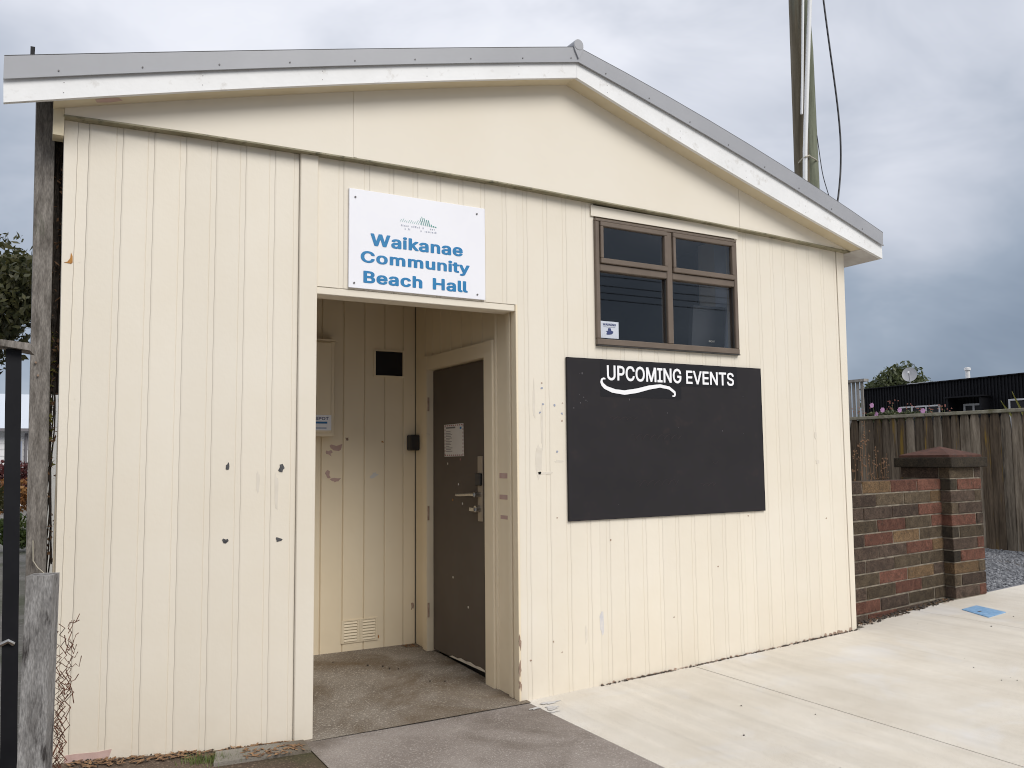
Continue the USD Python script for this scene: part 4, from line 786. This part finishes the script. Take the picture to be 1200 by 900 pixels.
for (y0, z0, y1, z1) in [(2.20, 1.85, 2.350, 2.085), (2.02, 1.80, 2.19, 2.20), (2.05, 1.8, 1.98, 2.12), (1.95, 1.8, 2.03, 2.09), (1.9, 1.8, 1.70, 2.25)]:
    t = np.linspace(0, 1, 7); w = .017*(1-t**2)+.002
    c = np.c_[np.full(7, 11.5), y0+(y1-y0)*t, z0+(z1-z0)*t]; up = np.c_[np.zeros(7), w, np.zeros(7)]
    v = np.vstack([c-up, c+[.012, 0, 0], c+up]); part(fx, 'leaf', B().add(v, [[a+i, a+i+1, a+i+8, a+i+7] for a in (0, 7) for i in range(6)]), 'leaf_yellow')
part(fx, 'base', leaves(220, (11.5, 2.05, 1.3), (.3, .3, .6), .09, 3, 6), 'leaf_green', kind='stuff')
wd = thing('dry_weed', 'thin reddish dry weed stalks rising behind the brick wall', 'weed', (6.8, .9, .1)); ws, wh = B(), B(); r = np.random.default_rng(17)
for x, zt in [(6.752, 1.69), (6.67, 1.48), (6.79, 1.38), (7.05, 1.38), (6.97, 1.30), (6.6, 1.42), (6.9, 1.45), (7.0, 1.34), (6.71, 1.55), (6.85, 1.32)]:
    ws.tube([(x+.03*r.normal(), .9, .1), (x+.01, .9+.02*r.normal(), zt*.7), (x, .9, zt)], [.004, .003, .0018], 4)
    for q in range(16):
        o = np.array([x, .9, zt-.35*r.random()])+r.normal(size=3)*.014; wh.mesh(trimesh.creation.icosphere(0, .0065).apply_translation(o))
part(wd, 'stalks', ws, 'dry', kind='stuff'); part(wd, 'seed_heads', wh, 'dry', kind='stuff')

# ------------------------------------------------------------------ power poles and cables
pp = thing('power_pole', 'dark brown timber power pole rising behind the hall roof, with white conduit', 'power pole', (10.8, 5, .1), 'pair of power poles')
part(pp, 'shaft', B().tube([(10.79, 5.0, 0), (10.81, 5.0, 5.96), (10.836, 5.0, 8.98), (10.85, 5, 11)], [.118, .120, .122, .124], 16), 'pole', smooth=50)
part(pp, 'conduit', B().tube([(10.62, 4.8, 0), (10.634, 4.8, 5.63), (10.672, 4.8, 6.3), (10.797, 4.8, 7.62), (10.931, 4.8, 8.9), (11.03, 4.8, 10)], .036, 10), 'conduit', smooth=50)
part(pp, 'conduit', B().tube([(10.66, 4.83, 6.9), (10.70, 4.83, 7.4), (10.80, 4.83, 8.87), (10.87, 4.83, 10)], .020, 8), 'conduit', smooth=50)
part(pp, 'strap', B().tube([(10.69, 4.96, 6.13), (10.64, 4.84, 6.15), (10.632, 4.75, 6.16), (10.70, 4.75, 6.19), (10.93, 4.90, 6.25), (11.30, 5.11, 6.33), (11.43, 5.18, 6.34)], .012, 6), 'strap')
pg = thing('power_pole', 'pale greenish tapering timber pole beside the dark pole behind the roof', 'power pole', (11.05, 5.1, .1), 'pair of power poles')
part(pg, 'shaft', B().tube([(11.30, 5.25, 0), (11.329, 5.25, 5.86), (11.354, 5.25, 8.31), (11.364, 5.25, 9.24), (11.37, 5.25, 9.6)], [.13, .125, .098, .060, .02], 16), 'polegreen', smooth=50)
def cable(pts, r): 
    pts = np.asarray(pts, float); t = np.linspace(0, 1, len(pts)); tt = np.linspace(0, 1, 40)
    from scipy.interpolate import CubicSpline
    return B().tube(CubicSpline(t, pts)(tt), r, 7)
single('power_cable', cable([(11.35, 5, 10.6), (11.516, 5, 9.159), (11.663, 5, 8.05), (11.795, 5, 6.717), (11.637, 5, 5.574), (11.35, 5, 4.6)], .016), 'cable', 'thick black cable looping down beside the power poles', 'cable')
single('service_wire', cable([(11.21, 5, 6.7), (11.30, 5, 6.1), (11.416, 5, 5.762), (11.75, 5, 4.9)], .007), 'cable', 'thin dark wire running down from the pale pole', 'wire')

for i, z in enumerate((6.25, 6.02, 5.86, 5.70)):
    t = np.linspace(-1, 1, 25); single('overhead_wire', B().tube(np.c_[t*30+10, np.full(25, -14-.15*i), z+.5*(t**2-.02)+.35*t*t], .013, 5), 'cable', ['topmost', 'second', 'third', 'lowest'][i]+' of four dark overhead wires mirrored in the hall window', 'wire', 'wires over the street')

# ------------------------------------------------------------------ black house far right
HX = 24.0
bh = thing('black_house', 'long black ribbed house with white window frames beyond the fence', 'house', (HX, 9, .1))
cl = B(); ys = np.arange(2.0, 14.20, .10)
topb = lambda y: 3.555-(y-8.9)*.0125
v = []
for y in ys:
    v += [(HX, y, 0), (HX, y+.05, 0), (HX-.035, y+.06, 0), (HX-.035, y+.09, 0)]
v = np.array(v+[(HX, 14.2, 0)]); n = len(v); vt = v.copy(); vt[:, 2] = [topb(y) for y in v[:, 1]]
cl.add(np.vstack([v, vt]), [[i+1, i, n+i, n+i+1] for i in range(n-1)])
cl.box(HX+.02, 32, 2.0, 14.18, 0, 3.45)
part(bh, 'wall', cl, 'blackhouse')
part(bh, 'roof', B().hexa([(HX-.08, 1.9, topb(1.9)), (32, 1.9, 3.7), (32, 14.3, 3.6), (HX-.08, 14.3, topb(14.3)), (HX-.08, 1.9, topb(1.9)+.03), (32, 1.9, 3.8), (32, 14.3, 3.7), (HX-.08, 14.3, topb(14.3)+.03)]), 'blackhouse')
part(bh, 'roof_edge', B().box(HX+.3, HX+.36, 4.0, 12.75, topb(12)+.03, topb(12)+.075), 'conduit')
def hwin(y0, y1, z0, z1, t=.05, mull=()):
    b = B(); x0 = HX-.085
    for a in ((y0, y1, z1-t, z1), (y0, y1, z0, z0+t), (y0, y0+t, z0+t, z1-t), (y1-t, y1, z0+t, z1-t)): b.box(x0, x0+.04, *a)
    for m_ in mull: b.box(x0, x0+.04, m_-t/2, m_+t/2, z0+t, z1-t)
    w = part(bh, 'window', b, 'trimwhite'); part(w, 'pane', B().box(x0+.02, x0+.03, y0+t, y1-t, z0+t, z1-t), 'vinyl')
hwin(11.41, 12.80, 1.75, 2.84, .045, (11.87, 12.35)); hwin(8.3, 9.34, 1.8, 2.87, .05, (8.80,))
pw = part(bh, 'porch', B().box(HX-.5, HX-.04, 9.87, 9.93, 0, 2.98).box(HX-.5, HX-.04, 10.87, 10.93, 0, 2.98).box(HX-.55, HX-.04, 9.82, 10.98, 2.981, 3.02), 'blackhouse')
hwin(10.05, 10.67, .2, 2.81, .06, (10.36,))
fl_ = B().cyl((HX+1, 11.15, 3.5), (HX+1, 11.15, 3.90), .065, 12).cyl((HX+1, 11.15, 3.90), (HX+1, 11.15, 3.98), .095, 12).cyl((HX+1, 11.15, 3.98), (HX+1, 11.15, 4.0), .06, 12)
part(bh, 'flue', fl_, 'conduit', smooth=40); part(bh, 'roof_vent', B().box(HX+.5, HX+.6, 9.9, 10.2, 3.5, 3.62), 'trimwhite')
sd = thing('satellite_dish', 'grey satellite dish on a short mast above the black house roof', 'satellite dish', (24.5, 12.8, 3.5))
dd = B(); N_ = 20; prof = [(0, .0), (.12, .010), (.20, .028), (.25, .045)]
ax = np.array([-.75, -.45, .30]); ax /= np.linalg.norm(ax); e1 = np.cross(ax, [0, 0, 1]); e1 /= np.linalg.norm(e1); e2 = np.cross(e1, ax); O = np.array([24.5, 12.775, 3.885])
vv = [O + e1*rr*math.cos(a)*.9+e2*rr*math.sin(a)*1.0+ax*h for rr, h in prof for a in np.arange(N_)*2*math.pi/N_]
dd.add(vv, [[k*N_+i, k*N_+(i+1) % N_, (k+1)*N_+(i+1) % N_, (k+1)*N_+i] for k in range(3) for i in range(N_)])
part(sd, 'dish', dd, 'metal', smooth=True); part(sd, 'arm', B().tube([O-e2*.22, O+ax*.36-e2*.10], .012, 6), 'metal'); part(sd, 'receiver', B().cyl(O+ax*.33-e2*.11, O+ax*.42-e2*.08, .03, 8), 'conduit')
part(sd, 'mast', B().cyl((24.56, 12.80, 3.4), (24.53, 12.79, 3.85), .02, 8), 'metal')

# ------------------------------------------------------------------ trees and the far left
def tree(name, label, centre, rad, trunk_r, n, leaf, seed, lm, clumps=26, base=None):
    t = thing(name, label, 'tree', (centre[0], centre[1], .0), 'trees beyond the hall'); r = np.random.default_rng(seed)
    zb = .0; tk = B().tube([(centre[0], centre[1], zb), (centre[0]+.1, centre[1], centre[2]*.5), (centre[0], centre[1]+.1, centre[2])], [trunk_r, trunk_r*.8, trunk_r*.45], 9)
    for k in range(7):
        d = r.normal(size=3); d[2] = abs(d[2])*.6+.2; d /= np.linalg.norm(d); tk.tube([(centre[0], centre[1], centre[2]*.55), np.array(centre)*[1, 1, .8]+d*rad*.4, np.array(centre)+d*np.array(rad)*.75], [trunk_r*.5, trunk_r*.3, trunk_r*.1], 6)
    part(t, 'trunk', tk, 'postdark'); part(t, 'crown', leaves(n, centre, rad, leaf, seed, clumps), lm, kind='stuff')
tree('evergreen_tree', 'dark dense evergreen tree beyond the left end of the hall', (-1.35, 14.6, 4.45), (2.1, 1.6, 1.45), .18, 16000, .085, 6, 'leaf_dark', 40)
tree('evergreen_tree', 'rounded grey green tree showing above the black house roof', (32.4, 18.9, 3.9), (1.4, 1.75, 1.25), .2, 9000, .10, 9, 'leaf_olive', 34)
wh = thing('white_house', 'white weatherboard house seen between the two left posts', 'house', (-1, 25, .05))
for k in range(12): part(wh, 'board', B().hexa([(-5, 23.985, .05+k*.187), (1.5, 23.985, .05+k*.187), (1.5, 24.02, .05+k*.187), (-5, 24.02, .05+k*.187), (-5, 24.0, .05+(k+1)*.187), (1.5, 24.0, .05+(k+1)*.187), (1.5, 24.02, .05+(k+1)*.187), (-5, 24.02, .05+(k+1)*.187)]), 'palewhite')
part(wh, 'wall', B().box(-5, 1.5, 24.021, 30, .05, 2.3), 'palewhite')
part(wh, 'roof', B().hexa([(-5.3, 23.7, 2.30), (1.8, 23.7, 2.30), (1.8, 27, 3.5), (-5.3, 27, 3.5), (-5.3, 23.7, 2.34), (1.8, 23.7, 2.34), (1.8, 27, 3.54), (-5.3, 27, 3.54)]), 'paleroof')
part(wh, 'gutter', B().box(-5.3, 1.8, 23.62, 23.70, 2.25, 2.33), 'ink')
w_ = part(wh, 'window', B().box(-.36, -.18, 23.94, 23.984, 1.25, 2.02), 'trimwhite'); part(w_, 'pane', B().box(-.33, -.21, 23.93, 23.9395, 1.30, 1.97), 'logo_grey')
part(wh, 'downpipe', B().cyl((-.11, 23.93, .05), (-.11, 23.93, 2.2), .04, 8), 'ink')
def shrub(name, label, c, rad, n, leaf, seed, lm):
    t = thing(name, label, 'shrub', (c[0], c[1], .05), 'shrubs before the white house'); st = B(); r = np.random.default_rng(seed)
    for k in range(5): st.tube([(c[0], c[1], .04), np.array(c)+r.normal(size=3)*np.array(rad)*.4], [.02, .006], 5)
    part(t, 'stems', st, 'twig'); part(t, 'foliage', leaves(n, c, rad, leaf, seed, 12), lm, kind='stuff')
shrub('shrub', 'dark red leaved shrub in front of the white house', (-.4, 21.5, 1.0), (.9, .6, .55), 1500, .06, 41, 'leaf_red')
shrub('shrub', 'orange brown shrub on the left beyond the posts', (-.25, 13.5, .75), (.6, .5, .38), 1300, .05, 42, 'leaf_orange')
shrub('shrub', 'dark green leafy shrub filling the gap at the far left', (-.75, 9.0, .75), (.42, .5, .75), 1800, .045, 44, 'leaf_dark')
shrub('shrub', 'bright green low shrub beside the gravel drive, far left', (-.2, 10.5, .36), (.45, .4, .34), 1300, .04, 43, 'leaf_green')

# ------------------------------------------------------------------ small things on the ground
bc = thing('utility_cover', 'blue painted rectangular utility cover in the concrete footpath', 'utility cover', (6.68, -.2, .09))
q = [(6.470, -.372), (6.752, -.345), (6.838, -.050), (6.600, -.072)]
cov = B().add([(x, y, float(g(x))+.006) for x, y in q]+[(x, y, float(g(x))-.01) for x, y in q], [[0, 1, 2, 3], [0, 4, 5, 1], [1, 5, 6, 2], [2, 6, 7, 3], [3, 7, 4, 0]])
part(bc, 'lid', cov, 'blue'); part(bc, 'lifting_notch', B().box(6.60, 6.64, -.22, -.20, g(6.6)+.0055, g(6.6)+.0075), 'twig')
def litter(n, pos, size, seed, curl=.4):
    r = np.random.default_rng(seed); b = B()
    for _ in range(n):
        x, y, z = pos(r); s = size*(.5+r.random()); a = r.random()*6.28; c, sn = math.cos(a), math.sin(a); h = s*curl*r.random()
        ex = np.array([c, sn, 0])*s; ey = np.array([-sn, c, 0])*s*(.3+.3*r.random()); o = np.array([x, y, z+.002]); t = np.array([0, 0, 1])*h
        tw = t*(r.random()-.3)
        b.add([o-ex+t, o-ey*.8+tw*.2, o+ex*1.0+tw, o+ey*.8, o-ex*.2-t*.0], [[0, 1, 4], [1, 2, 4], [2, 3, 4], [3, 0, 4]])
    return b
gz = lambda x: float(g(x))
lp = lambda r: (lambda x, y: (x, y, gz(x)))(3.0+2.4*r.random(), -.002-.016*r.random())
lpl = lambda r: (lambda x: (x, -.01-.10*r.random()**1.5, gz(x)))(.08+1.0*r.random())
lpe = lambda r: (lambda x: (x, -.10-.14*r.random(), gz(x)+.012))(.8+.3*r.random())
lpb = lambda r: (lambda u: ((P0+du*u-dn*(.005+.09*r.random()**1.3))[0], (P0+du*u-dn*(.005+.09*r.random()**1.3))[1], gz(5.5+u)+.004))(-.02+1.45*r.random())
lpp = lambda r: (2.40-.09*r.random()**2, 1.52-.10*r.random()**2, .008)
both = litter(260, lpl, .021, 1); o2 = litter(70, lpe, .020, 2); o3 = litter(150, lpb, .017, 3); o4 = litter(45, lpp, .016, 4); o5 = litter(90, lp, .010, 5)
al = B()
for o in (both, o2, o3, o4, o5): al.add(*o.get())
single('leaf_litter', al, 'litter', 'dry brown leaf litter along the foot of the walls', 'leaf litter', kind='stuff')
cr = B(); ico = trimesh.creation.icosahedron(); r = np.random.default_rng(61)
def crumb(x, y, z, s): cr.add(ico.vertices*s*(.6+.7*r.random(3))+[x, y, z+s*.3], ico.faces)
for _ in range(260):
    x, y, z = lpl(r); crumb(x, y, z, .002+.0035*r.random())
for _ in range(480):
    x, y, z = lp(r); crumb(x, y, z, .002+.005*r.random())
for _ in range(160):
    x, y, z = lpb(r); crumb(x, y, z, .004+.010*r.random())
for _ in range(20):
    x = 2.8+5.0*r.random(); crumb(x, -.15-1.6*r.random(), gz(x), .002+.004*r.random())
for x, y in ((2.05, .95), (1.98, 1.05), (1.9, 1.12), (2.12, .60), (2.2, .55), (1.72, 1.3), (2.0, .98)): crumb(x, y, -.04+.035*y, .007)
single('debris', cr, 'twig', 'dark crumbs of soil and grit scattered along the walls and path', 'debris', kind='stuff')
gr = B(); r = np.random.default_rng(71)
for _ in range(420):
    x, y = .58+.17*r.random()+.04*r.normal(), -.155+.035*r.normal(); z = gz(x)-.004; a = r.random()*6.28; h = .012+.026*r.random(); d = np.array([math.cos(a), math.sin(a), 0])
    w = np.array([-d[1], d[0], 0])*.0016; o = np.array([x, y, z]); gr.add([o-w, o+w, o+d*h*.6+[0, 0, h]], [[0, 1, 2]])
single('grass_tuft', gr, 'grass', 'small tuft of green grass in the soil at the hall foot', 'grass', kind='stuff')
sm = B()
for i, (x, y, w, h) in enumerate([(2.56, -.115, .13, .05), (2.515, -.20, .07, .06), (2.43, -.16, .07, .03), (2.49, -.27, .06, .02)]):
    p = blob(x, y, w, h, 0, 0, 200+i, 13, .55); z = gz(x)+.0035
    t = trimesh.creation.triangulate_polygon(sg.Polygon(p), engine='earcut'); sm.add(np.c_[t[0], np.full(len(t[0]), z)], t[1])
single('cement_smear', sm, 'patch_white', kind='structure')
